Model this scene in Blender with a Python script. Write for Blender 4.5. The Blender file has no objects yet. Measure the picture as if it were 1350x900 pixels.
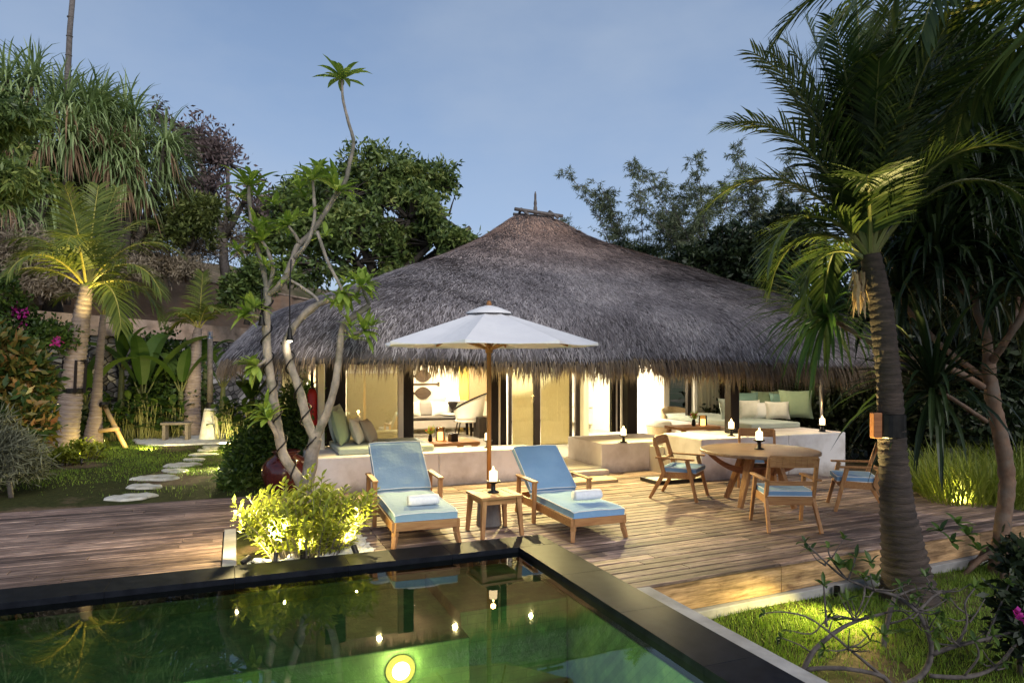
import bpy, math, random
from mathutils import Vector, Matrix, noise
V = Vector
scn = bpy.context.scene
C = scn.collection
R = math.radians
PI = math.pi

# ------------------------------------------------------------ frame of reference
# world X runs along the pool's far edge, Y away from the pool towards the house, deck at z = 0
YAW = R(22); CF = 905.0; CH = 1.9; HZ = 480.0; CX = 675.0
cA, sA = math.cos(YAW), math.sin(YAW)
def W(xc, d, z=0.0):                       # metres to the right of / ahead of the viewpoint -> world
    return V((xc*cA + d*sA, -xc*sA + d*cA, z))
def G(px, py, z=0.0):                      # where the sight line meets height z
    d = CF*(CH - z)/(py - HZ)
    return W((px - CX)/CF*d, d, z)
def D(px, py, d):                          # point at depth d
    return W((px - CX)/CF*d, d, CH - (py - HZ)/CF*d)
def colX(px, Y):
    t = (px - CX)/CF
    return Y*(sA + t*cA)/(cA - t*sA)

# ------------------------------------------------------------ mesh builder
class MB:
    def __init__(self):
        self.v = []; self.f = []; self.m = []; self.mi = 0
    def add(self, vs, fs):
        o = len(self.v)
        self.v.extend(vs)
        for f in fs:
            self.f.append(tuple(i + o for i in f)); self.m.append(self.mi)
    def box(self, c, s, M=None):
        hx, hy, hz = s[0]/2, s[1]/2, s[2]/2
        vs = [V((x*hx, y*hy, z*hz)) for z in (-1, 1) for y in (-1, 1) for x in (-1, 1)]
        if M is not None: vs = [M @ v for v in vs]
        c = V(c)
        self.add([v + c for v in vs], [(0,2,3,1),(4,5,7,6),(0,1,5,4),(2,6,7,3),(0,4,6,2),(1,3,7,5)])
        return self
    def span(self, a, b):
        a = V(a); b = V(b)
        return self.box((a + b)/2, [abs(b[i] - a[i]) for i in range(3)])
    def beam(self, p0, p1, w, h, w1=None, h1=None, up=(0,0,1)):
        p0 = V(p0); p1 = V(p1); w1 = w if w1 is None else w1; h1 = h if h1 is None else h1
        d = (p1 - p0).normalized(); up = V(up)
        s = d.cross(up)
        if s.length < 1e-4: s = d.cross(V((0,1,0)))
        s.normalize(); u = s.cross(d).normalized()
        vs = []
        for p, a, b in ((p0, w/2, h/2), (p1, w1/2, h1/2)):
            vs += [p - s*a - u*b, p + s*a - u*b, p + s*a + u*b, p - s*a + u*b]
        self.add(vs, [(0,3,2,1),(4,5,6,7),(0,1,5,4),(1,2,6,5),(2,3,7,6),(3,0,4,7)])
        return self
    def tube(self, pts, rad, n=8, cap=True, wob=0, rng=None):
        pts = [V(p) for p in pts]
        if not hasattr(rad, '__len__'): rad = [rad]*len(pts)
        vs = []; ref = None
        for i, p in enumerate(pts):
            d = (pts[min(i+1, len(pts)-1)] - pts[max(i-1, 0)]).normalized()
            if ref is None:
                ref = d.orthogonal().normalized()
            else:
                ref = (ref - d*ref.dot(d))
                if ref.length < 1e-5: ref = d.orthogonal()
                ref.normalize()
            b = d.cross(ref)
            for k in range(n):
                a = 2*PI*k/n; r = rad[i]
                if wob and rng: r *= 1 + rng.uniform(-wob, wob)
                vs.append(p + (ref*math.cos(a) + b*math.sin(a))*r)
        fs = []
        for i in range(len(pts)-1):
            for k in range(n):
                k2 = (k+1) % n
                fs.append((i*n+k, i*n+k2, (i+1)*n+k2, (i+1)*n+k))
        if cap:
            fs.append(tuple(reversed(range(n))))
            fs.append(tuple((len(pts)-1)*n + k for k in range(n)))
        self.add(vs, fs); return self
    def lathe(self, prof, n=24, c=(0,0,0), M=None):
        c = V(c); vs = []; fs = []
        for r, z in prof:
            for k in range(n):
                a = 2*PI*k/n
                p = V((r*math.cos(a), r*math.sin(a), z))
                vs.append((M @ p if M is not None else p) + c)
        for i in range(len(prof)-1):
            for k in range(n):
                k2 = (k+1) % n
                fs.append((i*n+k, i*n+k2, (i+1)*n+k2, (i+1)*n+k))
        if prof[0][0] > 1e-4: fs.append(tuple(reversed(range(n))))
        if prof[-1][0] > 1e-4: fs.append(tuple((len(prof)-1)*n + k for k in range(n)))
        self.add(vs, fs); return self
    def poly(self, pts, z0, z1):             # extruded outline
        n = len(pts)
        vs = [V((p[0], p[1], z0)) for p in pts] + [V((p[0], p[1], z1)) for p in pts]
        fs = [tuple(reversed(range(n))), tuple(range(n, 2*n))] + [(i, (i+1) % n, n + (i+1) % n, n + i) for i in range(n)]
        self.add(vs, fs); return self
    def leaf(self, b, d, s, L, W_):            # diamond leaf: base, direction, side vector
        m = b + d*(L*.45)
        self.add([b, m - s*(W_/2), b + d*L, m + s*(W_/2)], [(0,1,2,3)])
    def strap(self, b, d, L, W_, n=4, droop=.25, up=None, tip=0.1, fold=0.0, prof=None):
        """long leaf that bends down under its own weight"""
        d = d.normalized(); p = V(b)
        s = d.cross(up if up is not None else V((0,0,1)))
        if s.length < 1e-3: s = V((1,0,0))
        s.normalize()
        vs = []; fs = []; st = L/n
        for i in range(n+1):
            t = i/n
            w = (prof(t) if prof else min(1, .55 + 1.6*t) * (1 - (max(0, t-.45)/.55)**2*(1-tip)))*W_/2
            if fold:
                nrm = s.cross(d)
                vs += [p - s*w + nrm*(w*fold), p, p + s*w + nrm*(w*fold)]
            else:
                vs += [p - s*w, p + s*w]
            d = (d + V((0,0,-droop*(0.3+t)))).normalized()
            p = p + d*st
        k = 3 if fold else 2
        for i in range(n):
            for j in range(k-1):
                a = i*k + j
                fs.append((a, a+1, a+1+k, a+k))
        self.add(vs, fs)
    def build(self, name, mats, parent=None, smooth=False, bevel=0, seg=2, sub=0):
        me = bpy.data.meshes.new(name)
        me.from_pydata(self.v, [], self.f)
        if not isinstance(mats, (list, tuple)): mats = [mats]
        for m in mats: me.materials.append(m)
        if len(mats) > 1: me.polygons.foreach_set('material_index', self.m)
        if smooth: me.polygons.foreach_set('use_smooth', [True]*len(self.f))
        me.update()
        o = bpy.data.objects.new(name, me); C.objects.link(o)
        if parent is not None: o.parent = parent
        if bevel:
            b = o.modifiers.new('bevel', 'BEVEL'); b.width = bevel; b.segments = seg; b.limit_method = 'ANGLE'
        if sub:
            b = o.modifiers.new('sub', 'SUBSURF'); b.levels = sub; b.render_levels = sub
        return o

def thing(name, label, cat, loc=(0,0,0), rz=0, group=None):
    o = bpy.data.objects.new(name, None); C.objects.link(o)
    o.empty_display_size = .1
    o.location = loc; o.rotation_euler = (0,0,rz)
    o['label'] = label; o['category'] = cat
    if group: o['group'] = group
    return o
def tag(o, label, cat, group=None, loc=None, rz=None):
    o['label'] = label; o['category'] = cat
    if group: o['group'] = group
    if loc is not None: o.location = loc
    if rz is not None: o.rotation_euler = (0,0,rz)
    return o
def struct(o): o['kind'] = 'structure'; return o
def stuff(o, label, cat): o['kind'] = 'stuff'; o['label'] = label; o['category'] = cat; return o
def dup(root, loc, rz, label, group=None):
    def cp(o, par):
        c = o.copy(); C.objects.link(c)
        if par is not None: c.parent = par
        for ch in list(o.children): cp(ch, c)
        return c
    r = cp(root, None)
    r.location = loc; r.rotation_euler = (0,0,rz); r['label'] = label
    if group: r['group'] = group
    return r

# ------------------------------------------------------------ materials
def newmat(name):
    m = bpy.data.materials.new(name); m.use_nodes = True
    nt = m.node_tree; nt.nodes.clear()
    out = nt.nodes.new('ShaderNodeOutputMaterial')
    return m, nt, out
def N(nt, t, **kw):
    n = nt.nodes.new(t)
    for k, v in kw.items():
        if k.startswith('i_'):
            key = k[2:]
            n.inputs[int(key) if key.isdigit() else key.replace('_', ' ')].default_value = v
        else: setattr(n, k, v)
    return n
def rgba(c): return (c[0], c[1], c[2], 1)
def noise_fac(nt, scale=5, detail=4, rough=.55, stretch=None, coord='Object', dist=0):
    tc = N(nt, 'ShaderNodeTexCoord')
    nz = N(nt, 'ShaderNodeTexNoise'); nz.inputs['Scale'].default_value = scale
    nz.inputs['Detail'].default_value = detail; nz.inputs['Roughness'].default_value = rough
    nz.inputs['Distortion'].default_value = dist
    if stretch:
        mp = N(nt, 'ShaderNodeMapping'); mp.inputs['Scale'].default_value = stretch
        nt.links.new(tc.outputs[coord], mp.inputs[0]); nt.links.new(mp.outputs[0], nz.inputs['Vector'])
    else:
        nt.links.new(tc.outputs[coord], nz.inputs['Vector'])
    return nz.outputs['Fac']
def ramp(nt, fac, stops):
    r = N(nt, 'ShaderNodeValToRGB')
    while len(r.color_ramp.elements) < len(stops): r.color_ramp.elements.new(.5)
    for e, (p, c) in zip(r.color_ramp.elements, stops):
        e.position = p; e.color = rgba(c)
    nt.links.new(fac, r.inputs[0]); return r.outputs['Color']
def mixc(nt, fac, a, b, mode='MIX'):
    n = N(nt, 'ShaderNodeMix', data_type='RGBA', blend_type=mode)
    for idx, x in ((0, fac), (6, a), (7, b)):
        if isinstance(x, (int, float)): n.inputs[idx].default_value = x
        elif isinstance(x, (tuple, list)): n.inputs[idx].default_value = rgba(x)
        else: nt.links.new(x, n.inputs[idx])
    return n.outputs[2]
def bump(nt, fac, strength=.3, dist=.02):
    b = N(nt, 'ShaderNodeBump'); b.inputs['Strength'].default_value = strength; b.inputs['Distance'].default_value = dist
    nt.links.new(fac, b.inputs['Height']); return b.outputs[0]
def surf(name, c1, c2, rough=.7, scale=6, detail=5, stretch=None, bmp=.2, bdist=.01, bscale=None, spec=.4, metal=0, sheen=0, spot=None):
    """two-tone weathered surface with bump; spot adds a second, larger stain layer"""
    m, nt, out = newmat(name)
    b = N(nt, 'ShaderNodeBsdfPrincipled')
    f = noise_fac(nt, scale, detail, .6, stretch)
    col = ramp(nt, f, [(.3, c1), (.7, c2)])
    if spot:
        f2 = noise_fac(nt, spot[0], 4, .6)
        mr = N(nt, 'ShaderNodeMapRange'); mr.inputs[1].default_value = .45; mr.inputs[2].default_value = .7
        nt.links.new(f2, mr.inputs[0]); col = mixc(nt, mr.outputs[0], col, spot[1])
    nt.links.new(col, b.inputs['Base Color'])
    b.inputs['Roughness'].default_value = rough; b.inputs['Specular IOR Level'].default_value = spec
    b.inputs['Metallic'].default_value = metal
    if sheen: b.inputs['Sheen Weight'].default_value = sheen
    if bmp:
        f3 = noise_fac(nt, bscale or scale*6, 6, .65, stretch)
        nt.links.new(bump(nt, f3, bmp, bdist), b.inputs['Normal'])
    nt.links.new(b.outputs[0], out.inputs[0]); return m
def leafmat(name, stops, rough=.45, trans=.35, clump=.8, spec=.35, cs=.9):
    """leaf colour differs leaf by leaf and, more slowly, clump by clump"""
    m, nt, out = newmat(name)
    g = N(nt, 'ShaderNodeNewGeometry')
    f = noise_fac(nt, cs, 3, .6)
    a = N(nt, 'ShaderNodeMath', operation='MULTIPLY_ADD'); a.inputs[1].default_value = .55
    nt.links.new(g.outputs['Random Per Island'], a.inputs[0])
    a2 = N(nt, 'ShaderNodeMath', operation='MULTIPLY_ADD'); a2.inputs[1].default_value = clump*1.6; a2.inputs[2].default_value = -clump*.8 + .22
    nt.links.new(f, a2.inputs[0]); nt.links.new(a2.outputs[0], a.inputs[2])
    col = ramp(nt, a.outputs[0], stops)
    b = N(nt, 'ShaderNodeBsdfPrincipled'); b.inputs['Roughness'].default_value = rough
    b.inputs['Specular IOR Level'].default_value = spec
    nt.links.new(col, b.inputs['Base Color'])
    t = N(nt, 'ShaderNodeBsdfTranslucent')
    tcol = mixc(nt, .5, col, (.25, .35, .03), 'MULTIPLY')
    nt.links.new(mixc(nt, .6, col, tcol), t.inputs[0])
    mx = N(nt, 'ShaderNodeMixShader'); mx.inputs[0].default_value = trans
    nt.links.new(b.outputs[0], mx.inputs[1]); nt.links.new(t.outputs[0], mx.inputs[2])
    nt.links.new(mx.outputs[0], out.inputs[0]); return m
def emit(name, col, s):
    m, nt, out = newmat(name)
    e = N(nt, 'ShaderNodeEmission'); e.inputs[0].default_value = rgba(col); e.inputs[1].default_value = s
    nt.links.new(e.outputs[0], out.inputs[0]); return m
def woodmat(name, dark, light, axis=0, scale=3, rough=.55, spec=.35, bmp=.15):
    m, nt, out = newmat(name)
    st = [14, 14, 14]; st[axis] = 1.2
    b = N(nt, 'ShaderNodeBsdfPrincipled')
    f = noise_fac(nt, scale, 6, .65, tuple(st), dist=.6)
    f2 = noise_fac(nt, 1.3, 3, .5)
    g = N(nt, 'ShaderNodeNewGeometry')
    col = ramp(nt, f, [(.3, dark), (.68, light)])
    col = mixc(nt, f2, col, mixc(nt, .5, col, (.55, .45, .35), 'MULTIPLY'))
    nt.links.new(col, b.inputs['Base Color'])
    b.inputs['Roughness'].default_value = rough; b.inputs['Specular IOR Level'].default_value = spec
    nt.links.new(bump(nt, f, bmp, .004), b.inputs['Normal'])
    nt.links.new(b.outputs[0], out.inputs[0]); return m

def glassmat(name, tint=(.92,.95,.93), ior=1.45, boost=0.0):
    m, nt, out = newmat(name)
    t = N(nt, 'ShaderNodeBsdfTransparent'); t.inputs[0].default_value = rgba(tint)
    g = N(nt, 'ShaderNodeBsdfGlossy'); g.inputs['Roughness'].default_value = .01
    fr = N(nt, 'ShaderNodeFresnel'); fr.inputs[0].default_value = ior
    a = N(nt, 'ShaderNodeMath', operation='ADD'); a.inputs[1].default_value = boost; a.use_clamp = True
    nt.links.new(fr.outputs[0], a.inputs[0])
    mx = N(nt, 'ShaderNodeMixShader'); nt.links.new(a.outputs[0], mx.inputs[0])
    nt.links.new(t.outputs[0], mx.inputs[1]); nt.links.new(g.outputs[0], mx.inputs[2])
    nt.links.new(mx.outputs[0], out.inputs[0]); return m
def light(kind, name, loc, power, col=(1,.72,.38), size=.05, target=None, angle=60, blend=.5, parent=None, shape=None):
    L = bpy.data.lights.new(name, kind); L.energy = power; L.color = col
    if kind in ('POINT', 'SPOT'): L.shadow_soft_size = size
    if kind == 'AREA': L.size = size
    if kind == 'SPOT': L.spot_size = R(angle); L.spot_blend = blend
    o = bpy.data.objects.new(name, L); C.objects.link(o); o.location = loc
    if target is not None:
        o.rotation_euler = (V(target) - V(loc)).to_track_quat('-Z', 'Y').to_euler()
    if parent is not None: o.parent = parent
    return o
M = {}
M['teak'] = woodmat('teak wood', (.30,.13,.045), (.50,.27,.11), 2)
M['teakx'] = woodmat('teak wood across', (.30,.13,.045), (.50,.27,.11), 0)
M['teakred'] = woodmat('reddish teak wood', (.24,.085,.03), (.42,.18,.07), 0)
M['pole'] = woodmat('varnished pole', (.30,.12,.03), (.45,.22,.07), 2, rough=.4)
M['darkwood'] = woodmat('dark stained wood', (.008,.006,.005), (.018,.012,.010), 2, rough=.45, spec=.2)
M['paddlewood'] = surf('aged paddle wood', (.035,.02,.01), (.07,.04,.018), .6, 6)
M['bamboo'] = surf('bamboo pole', (.45,.28,.10), (.6,.42,.2), .45, 4)
M['plaster'] = surf('pinkish white render', (.70,.65,.62), (.80,.75,.72), .85, 1.9, 8, bmp=.25, bdist=.006, bscale=22, spec=.2, spot=(2.6, (.58,.52,.475)))
def grime(m, z0, z1, tint):
    nt = m.node_tree; b = next(n for n in nt.nodes if n.type == 'BSDF_PRINCIPLED'); src = b.inputs['Base Color'].links[0].from_socket
    tc = N(nt, 'ShaderNodeTexCoord'); sx = N(nt, 'ShaderNodeSeparateXYZ'); nt.links.new(tc.outputs['Object'], sx.inputs[0])
    a = N(nt, 'ShaderNodeMath', operation='MULTIPLY_ADD'); a.inputs[1].default_value = .28; nt.links.new(noise_fac(nt, 7, 6, .7), a.inputs[0]); nt.links.new(sx.outputs[2], a.inputs[2])
    q = N(nt, 'ShaderNodeMapRange'); q.inputs[1].default_value = z0; q.inputs[2].default_value = z1; q.inputs[3].default_value = 1; q.inputs[4].default_value = 0
    nt.links.new(a.outputs[0], q.inputs[0]); nt.links.new(mixc(nt, q.outputs[0], src, mixc(nt, 1, src, tint, 'MULTIPLY')), b.inputs['Base Color'])
grime(M['plaster'], .10, .32, (.5,.45,.40))
M['cream'] = surf('cream wall paint', (.74,.67,.52), (.80,.73,.58), .8, 1.2, 3, bmp=.05, bscale=60)
M['yellowwall'] = surf('yellow wall paint', (.75,.56,.12), (.8,.62,.16), .8, 1.2, 3, bmp=.05)
M['ivory'] = surf('ivory wall', (.78,.74,.66), (.82,.78,.7), .8, 1.2, 3, bmp=.05)
M['terrazzo'] = surf('polished pale floor', (.62,.57,.47), (.72,.67,.56), .12, 3, 6, bmp=0, spec=.5)
M['blue'] = surf('pale blue canvas', (.22,.33,.42), (.28,.39,.48), .9, 2.5, 4, bmp=.45, bdist=.02, bscale=11, spec=.15, sheen=.15)
M['blue2'] = surf('stronger blue canvas', (.17,.31,.49), (.22,.37,.55), .9, 2.5, 4, bmp=.45, bdist=.02, bscale=11, spec=.15, sheen=.15)
M['piping'] = surf('white piping', (.7,.7,.66), (.78,.78,.74), .8, 20, bmp=0)
M['towel'] = surf('white terry towel', (.74,.74,.76), (.84,.84,.85), .95, 30, 4, bmp=.7, bdist=.004, bscale=160, spec=.1, sheen=.4)
M['canvas'] = surf('off white canvas', (.72,.70,.70), (.80,.78,.77), .9, 2.5, 6, bmp=.35, bdist=.03, bscale=5, spec=.15)
M['sage'] = surf('sage green linen', (.27,.36,.22), (.36,.44,.28), .9, 3, 4, bmp=.3, bdist=.002, bscale=200, spec=.1, sheen=.2)
M['seafoam'] = surf('sea foam cotton', (.38,.46,.40), (.48,.54,.47), .9, 3, 4, bmp=.25, bdist=.002, bscale=200, spec=.1, sheen=.2)
M['teal'] = surf('teal green linen', (.22,.38,.32), (.30,.46,.39), .9, 3, 4, bmp=.3, bdist=.002, bscale=200, spec=.1)
M['linen'] = surf('natural linen', (.62,.60,.50), (.76,.73,.63), .9, 9, 4, bmp=.3, bdist=.002, bscale=200, spec=.1, sheen=.2)
M['whitefab'] = surf('white cotton', (.75,.73,.68), (.82,.8,.75), .9, 3, 4, bmp=.2, bdist=.002, bscale=150, spec=.1)
M['taupe'] = surf('taupe upholstery', (.34,.31,.27), (.42,.38,.33), .9, 3, 4, bmp=.2, bdist=.002, bscale=150, spec=.1)
M['rattan'] = surf('woven rattan', (.42,.30,.16), (.62,.48,.28), .6, 40, 3, stretch=(1,1,3), bmp=.6, bdist=.008, bscale=60)
M['iron'] = surf('black iron', (.012,.011,.01), (.03,.027,.025), .4, 12, bmp=.1, metal=.6)
M['steel'] = surf('brushed steel', (.35,.35,.36), (.5,.5,.5), .3, 12, bmp=.05, metal=1)
M['red'] = surf('red enamel', (.45,.015,.012), (.55,.03,.02), .3, 6, bmp=0)
M['jar'] = surf('oxblood glaze', (.035,.006,.006), (.075,.014,.012), .12, 3, 4, bmp=.05, spec=.6)
M['concrete'] = surf('grey concrete', (.27,.26,.25), (.40,.385,.37), .85, 5, 8, bmp=.35, bdist=.01, bscale=30, spot=(2, (.2,.19,.18)))
M['basecast'] = surf('dark cast concrete', (.14,.13,.125), (.22,.21,.2), .9, 8, 6, bmp=.3, bdist=.008)
M['whitestone'] = surf('white coral stone', (.62,.60,.55), (.78,.76,.70), .9, 22, 6, bmp=.7, bdist=.02, bscale=45, spot=(6, (.48,.45,.4)))
M['copingstone'] = surf('black basalt', (.006,.007,.010), (.014,.016,.021), .42, 9, 6, bmp=.10, bdist=.003, bscale=50, spec=.035)
M['rockwall'] = None
M['bark'] = surf('frangipani bark', (.15,.125,.105), (.36,.31,.26), .85, 9, 8, stretch=(1,1,.6), bmp=.9, bdist=.014, bscale=26, spot=(5, (.10,.10,.07)))
M['barkdark'] = surf('dark bark', (.05,.04,.032), (.11,.09,.07), .9, 12, 6, bmp=.5, bdist=.01)
M['barkgrey'] = surf('grey bark', (.085,.072,.066), (.19,.165,.15), .85, 14, 6, bmp=.5, bdist=.008, bscale=40)
M['barkorange'] = surf('orange brown bark', (.10,.055,.033), (.20,.12,.075), .8, 12, 6, bmp=.5, bdist=.008, bscale=40, spot=(4, (.13,.11,.09)))
M['palmbark'] = surf('ringed palm bark', (.018,.013,.010), (.085,.06,.047), .85, 5, 8, stretch=(1,1,7), bmp=.8, bdist=.02, bscale=9, spot=(5, (.035,.026,.022)))
M['palmbarklight'] = surf('pale ringed palm bark', (.20,.145,.115), (.38,.30,.25), .85, 5, 8, stretch=(1,1,7), bmp=.7, bdist=.02, bscale=9)
M['hessian'] = surf('hessian wrap', (.30,.2,.1), (.45,.33,.19), .95, 30, bmp=.6, bdist=.01)
M['rachis'] = surf('yellow green stalk', (.30,.27,.05), (.45,.38,.08), .5, 6, bmp=0)
M['rachisdk'] = surf('green stalk', (.10,.12,.03), (.2,.19,.06), .5, 6, bmp=0)
# leaves
M['l_mango'] = leafmat('mango leaves', [(0,(.025,.05,.014)), (.4,(.11,.165,.045)), (.75,(.23,.29,.075)), (1,(.40,.42,.11))], .4, .25, 1.1)
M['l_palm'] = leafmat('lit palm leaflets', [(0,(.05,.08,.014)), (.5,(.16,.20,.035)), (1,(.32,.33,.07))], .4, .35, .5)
M['l_palmdk'] = leafmat('dark palm leaflets', [(0,(.015,.03,.008)), (.5,(.05,.085,.018)), (1,(.14,.17,.04))], .4, .3, .6)  # shaded copy of the palm leaflets, right-edge shade put into the colour
M['l_pand'] = leafmat('screw pine straps', [(0,(.015,.03,.012)), (.5,(.05,.085,.03)), (1,(.14,.17,.07))], .4, .3, .7)
M['l_pandgrey'] = leafmat('grey green straps', [(0,(.09,.14,.05)), (.5,(.27,.36,.14)), (1,(.5,.58,.27))], .45, .25, .8)
M['l_pandlit'] = leafmat('bright screw pine straps', [(0,(.03,.07,.015)), (.5,(.10,.19,.04)), (1,(.24,.33,.08))], .4, .35, .6)  # lit copy of the straps, lamplight put into the colour
M['l_panddk'] = leafmat('shaded straps', [(0,(.004,.010,.004)), (.5,(.016,.032,.010)), (1,(.055,.08,.024))], .4, .2, .6)  # shaded copy of the straps, near-black shade put into the colour
M['l_dead'] = leafmat('dead hanging straps', [(0,(.09,.055,.028)), (.5,(.24,.145,.08)), (1,(.42,.28,.16))], .7, .2, .4)
M['l_purple'] = leafmat('purple brown leaves', [(0,(.08,.05,.055)), (.5,(.17,.12,.115)), (1,(.28,.21,.19))], .6, .2, .5)
M['l_olive'] = leafmat('olive leaves', [(0,(.04,.06,.016)), (.5,(.13,.16,.04)), (1,(.28,.30,.08))], .5, .3, .9)
M['l_bamboo'] = leafmat('bamboo leaves', [(0,(.05,.075,.035)), (.5,(.15,.18,.09)), (1,(.27,.29,.16))], .5, .3, .5)
M['l_dark'] = leafmat('shaded leaves', [(0,(.006,.011,.005)), (.5,(.022,.036,.013)), (1,(.055,.075,.026))], .45, .2, .7)  # shade of the dense right-hand growth put into the leaf colour
M['l_frang'] = leafmat('frangipani leaves', [(0,(.12,.20,.025)), (.5,(.28,.40,.06)), (1,(.48,.56,.12))], .4, .4, .3)
M['l_bright'] = leafmat('yellow green leaves', [(0,(.10,.14,.015)), (.5,(.32,.36,.04)), (1,(.55,.54,.10))], .4, .4, .4)
M['l_banana'] = leafmat('banana leaves', [(0,(.04,.09,.015)), (.5,(.10,.18,.035)), (1,(.2,.28,.06))], .35, .4, .4)
M['l_garden'] = leafmat('garden leaves', [(0,(.015,.035,.008)), (.5,(.06,.11,.022)), (1,(.15,.22,.04))], .42, .35, .9, cs=1.6)
M['l_croton'] = leafmat('croton leaves', [(0,(.02,.05,.01)), (.4,(.06,.10,.02)), (.65,(.2,.16,.03)), (1,(.4,.14,.05))], .4, .3, .9, cs=2.5)
M['l_grass'] = leafmat('lawn blades', [(0,(.05,.10,.01)), (.5,(.16,.26,.025)), (1,(.30,.38,.06))], .6, .25, .9, cs=1.2)
M['l_tall'] = leafmat('tall grass blades', [(0,(.07,.11,.014)), (.5,(.2,.25,.035)), (1,(.40,.40,.09))], .5, .4, .4)
M['l_scrub'] = leafmat('dry scrub', [(0,(.10,.08,.055)), (.5,(.24,.19,.13)), (1,(.42,.35,.25))], .8, .15, .8, cs=.5)
M['l_greybush'] = leafmat('grey green scrub', [(0,(.04,.045,.03)), (.5,(.12,.125,.08)), (1,(.22,.22,.15))], .7, .2, .6)
M['petal'] = leafmat('magenta petals', [(0,(.3,.01,.16)), (.5,(.5,.03,.3)), (1,(.65,.08,.42))], .5, .4, .3)
M['redpetal'] = leafmat('red petals', [(0,(.4,.01,.02)), (1,(.65,.04,.05))], .5, .3, .3)
M['straw'] = leafmat('weathered thatch straw', [(0,(.07,.06,.06)), (.34,(.24,.21,.213)), (.70,(.47,.42,.41)), (.9,(.66,.59,.555)), (1,(.92,.85,.78))], .9, .05, .55, .1, cs=.7)
M['strawgold'] = leafmat('thatch fringe straw', [(0,(.06,.045,.036)), (.4,(.18,.135,.10)), (.75,(.34,.25,.16)), (1,(.55,.42,.27))], .9, .15, .5, .1, cs=1.2)
M['thatch'] = surf('thatch bed', (.07,.06,.058), (.18,.155,.15), 1, 3, 8, bmp=.9, bdist=.05, bscale=30, spec=.05)
M['thatchin'] = surf('thatch underside', (.06,.04,.022), (.12,.085,.05), 1, 4, 8, stretch=(1,1,1), bmp=.6, bdist=.03, spec=.05)
M['flame'] = emit('candle flame', (1,.62,.22), 30)
M['wax'] = emit('glowing wax', (1,.72,.36), 5.0)
M['lampshade'] = emit('lit lamp shade', (1,.86,.58), 3.2)
M['bulb'] = emit('lit bulb', (1,.9,.7), 12)
M['poolbulb'] = emit('underwater lamp', (1,.92,.55), 14)
M['poolhalo'] = emit('glowing halo rim', (1,.80,.16), 1.5)  # emission imitates the yellow halo around the pool lamp
M['glass'] = glassmat('window glass')
M['glassref'] = glassmat('window glass reflecting', boost=.16)
M['jarglass'] = glassmat('tinted lantern glass', (.9,.6,.3))

# roller blind: thin woven sheet that lets room light through
m, nt, out = newmat('roller blind cloth')
b = N(nt, 'ShaderNodeBsdfDiffuse'); t = N(nt, 'ShaderNodeBsdfTranslucent')
f = noise_fac(nt, 60, 3, .6, (1,1,.2)); col = ramp(nt, f, [(.3, (.70,.62,.42)), (.7, (.78,.70,.50))])
nt.links.new(col, b.inputs[0]); nt.links.new(col, t.inputs[0])
mx = N(nt, 'ShaderNodeMixShader'); mx.inputs[0].default_value = .5
nt.links.new(b.outputs[0], mx.inputs[1]); nt.links.new(t.outputs[0], mx.inputs[2]); nt.links.new(mx.outputs[0], out.inputs[0])
M['blind'] = m
m, nt, out = newmat('sheer curtain')
b = N(nt, 'ShaderNodeBsdfDiffuse'); t = N(nt, 'ShaderNodeBsdfTranslucent')
b.inputs[0].default_value = (.72,.7,.58,1); t.inputs[0].default_value = (.72,.7,.55,1)
mx = N(nt, 'ShaderNodeMixShader'); mx.inputs[0].default_value = .5
nt.links.new(b.outputs[0], mx.inputs[1]); nt.links.new(t.outputs[0], mx.inputs[2]); nt.links.new(mx.outputs[0], out.inputs[0])
M['sheer'] = m

# decking: each plank its own tone, grain along the plank, grey weathering, screw dots
def deckmat(name, c_dark, c_mid, c_light):
    m, nt, out = newmat(name)
    g = N(nt, 'ShaderNodeNewGeometry')
    b = N(nt, 'ShaderNodeBsdfPrincipled')
    f = noise_fac(nt, 2.2, 8, .7, (1.2, 22, 22), dist=.5)
    f2 = noise_fac(nt, 1.1, 5, .65)
    f4 = noise_fac(nt, 5.5, 5, .6, (.7, 2, 1))
    f6 = noise_fac(nt, 1.0, 4, .7, (.55, 13, 13))
    col = ramp(nt, f, [(.36, c_dark), (.5, c_mid), (.64, c_light)])
    pl = ramp(nt, g.outputs['Random Per Island'], [(0, (.42,.39,.39)), (.3, (.68,.64,.63)), (.65, (1.0,.95,.92)), (1, (1.45,1.36,1.31))])
    col = mixc(nt, 1.0, col, pl, 'MULTIPLY')
    col = mixc(nt, .85, col, ramp(nt, f6, [(.36, (.40,.37,.36)), (.5, (.95,.93,.92)), (.64, (1.55,1.5,1.45))]), 'MULTIPLY')
    mr = N(nt, 'ShaderNodeMapRange'); mr.inputs[1].default_value = .42; mr.inputs[2].default_value = .68
    nt.links.new(f2, mr.inputs[0])
    col = mixc(nt, mr.outputs[0], col, mixc(nt, .75, col, (.42,.38,.38), 'MULTIPLY'))
    mr2 = N(nt, 'ShaderNodeMapRange'); mr2.inputs[1].default_value = .6; mr2.inputs[2].default_value = .72
    nt.links.new(f4, mr2.inputs[0])
    col = mixc(nt, mr2.outputs[0], col, mixc(nt, .8, col, (.45,.36,.32), 'MULTIPLY'))
    nt.links.new(col, b.inputs['Base Color'])
    b.inputs['Roughness'].default_value = .62; b.inputs['Specular IOR Level'].default_value = .35
    nt.links.new(bump(nt, f, .35, .006), b.inputs['Normal'])
    nt.links.new(b.outputs[0], out.inputs[0]); return m
M['deck'] = deckmat('weathered decking', (.065,.045,.040), (.225,.165,.140), (.44,.35,.30))
M['fascia'] = deckmat('deck fascia board', (.20,.13,.06), (.34,.23,.12), (.44,.31,.17))

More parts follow.
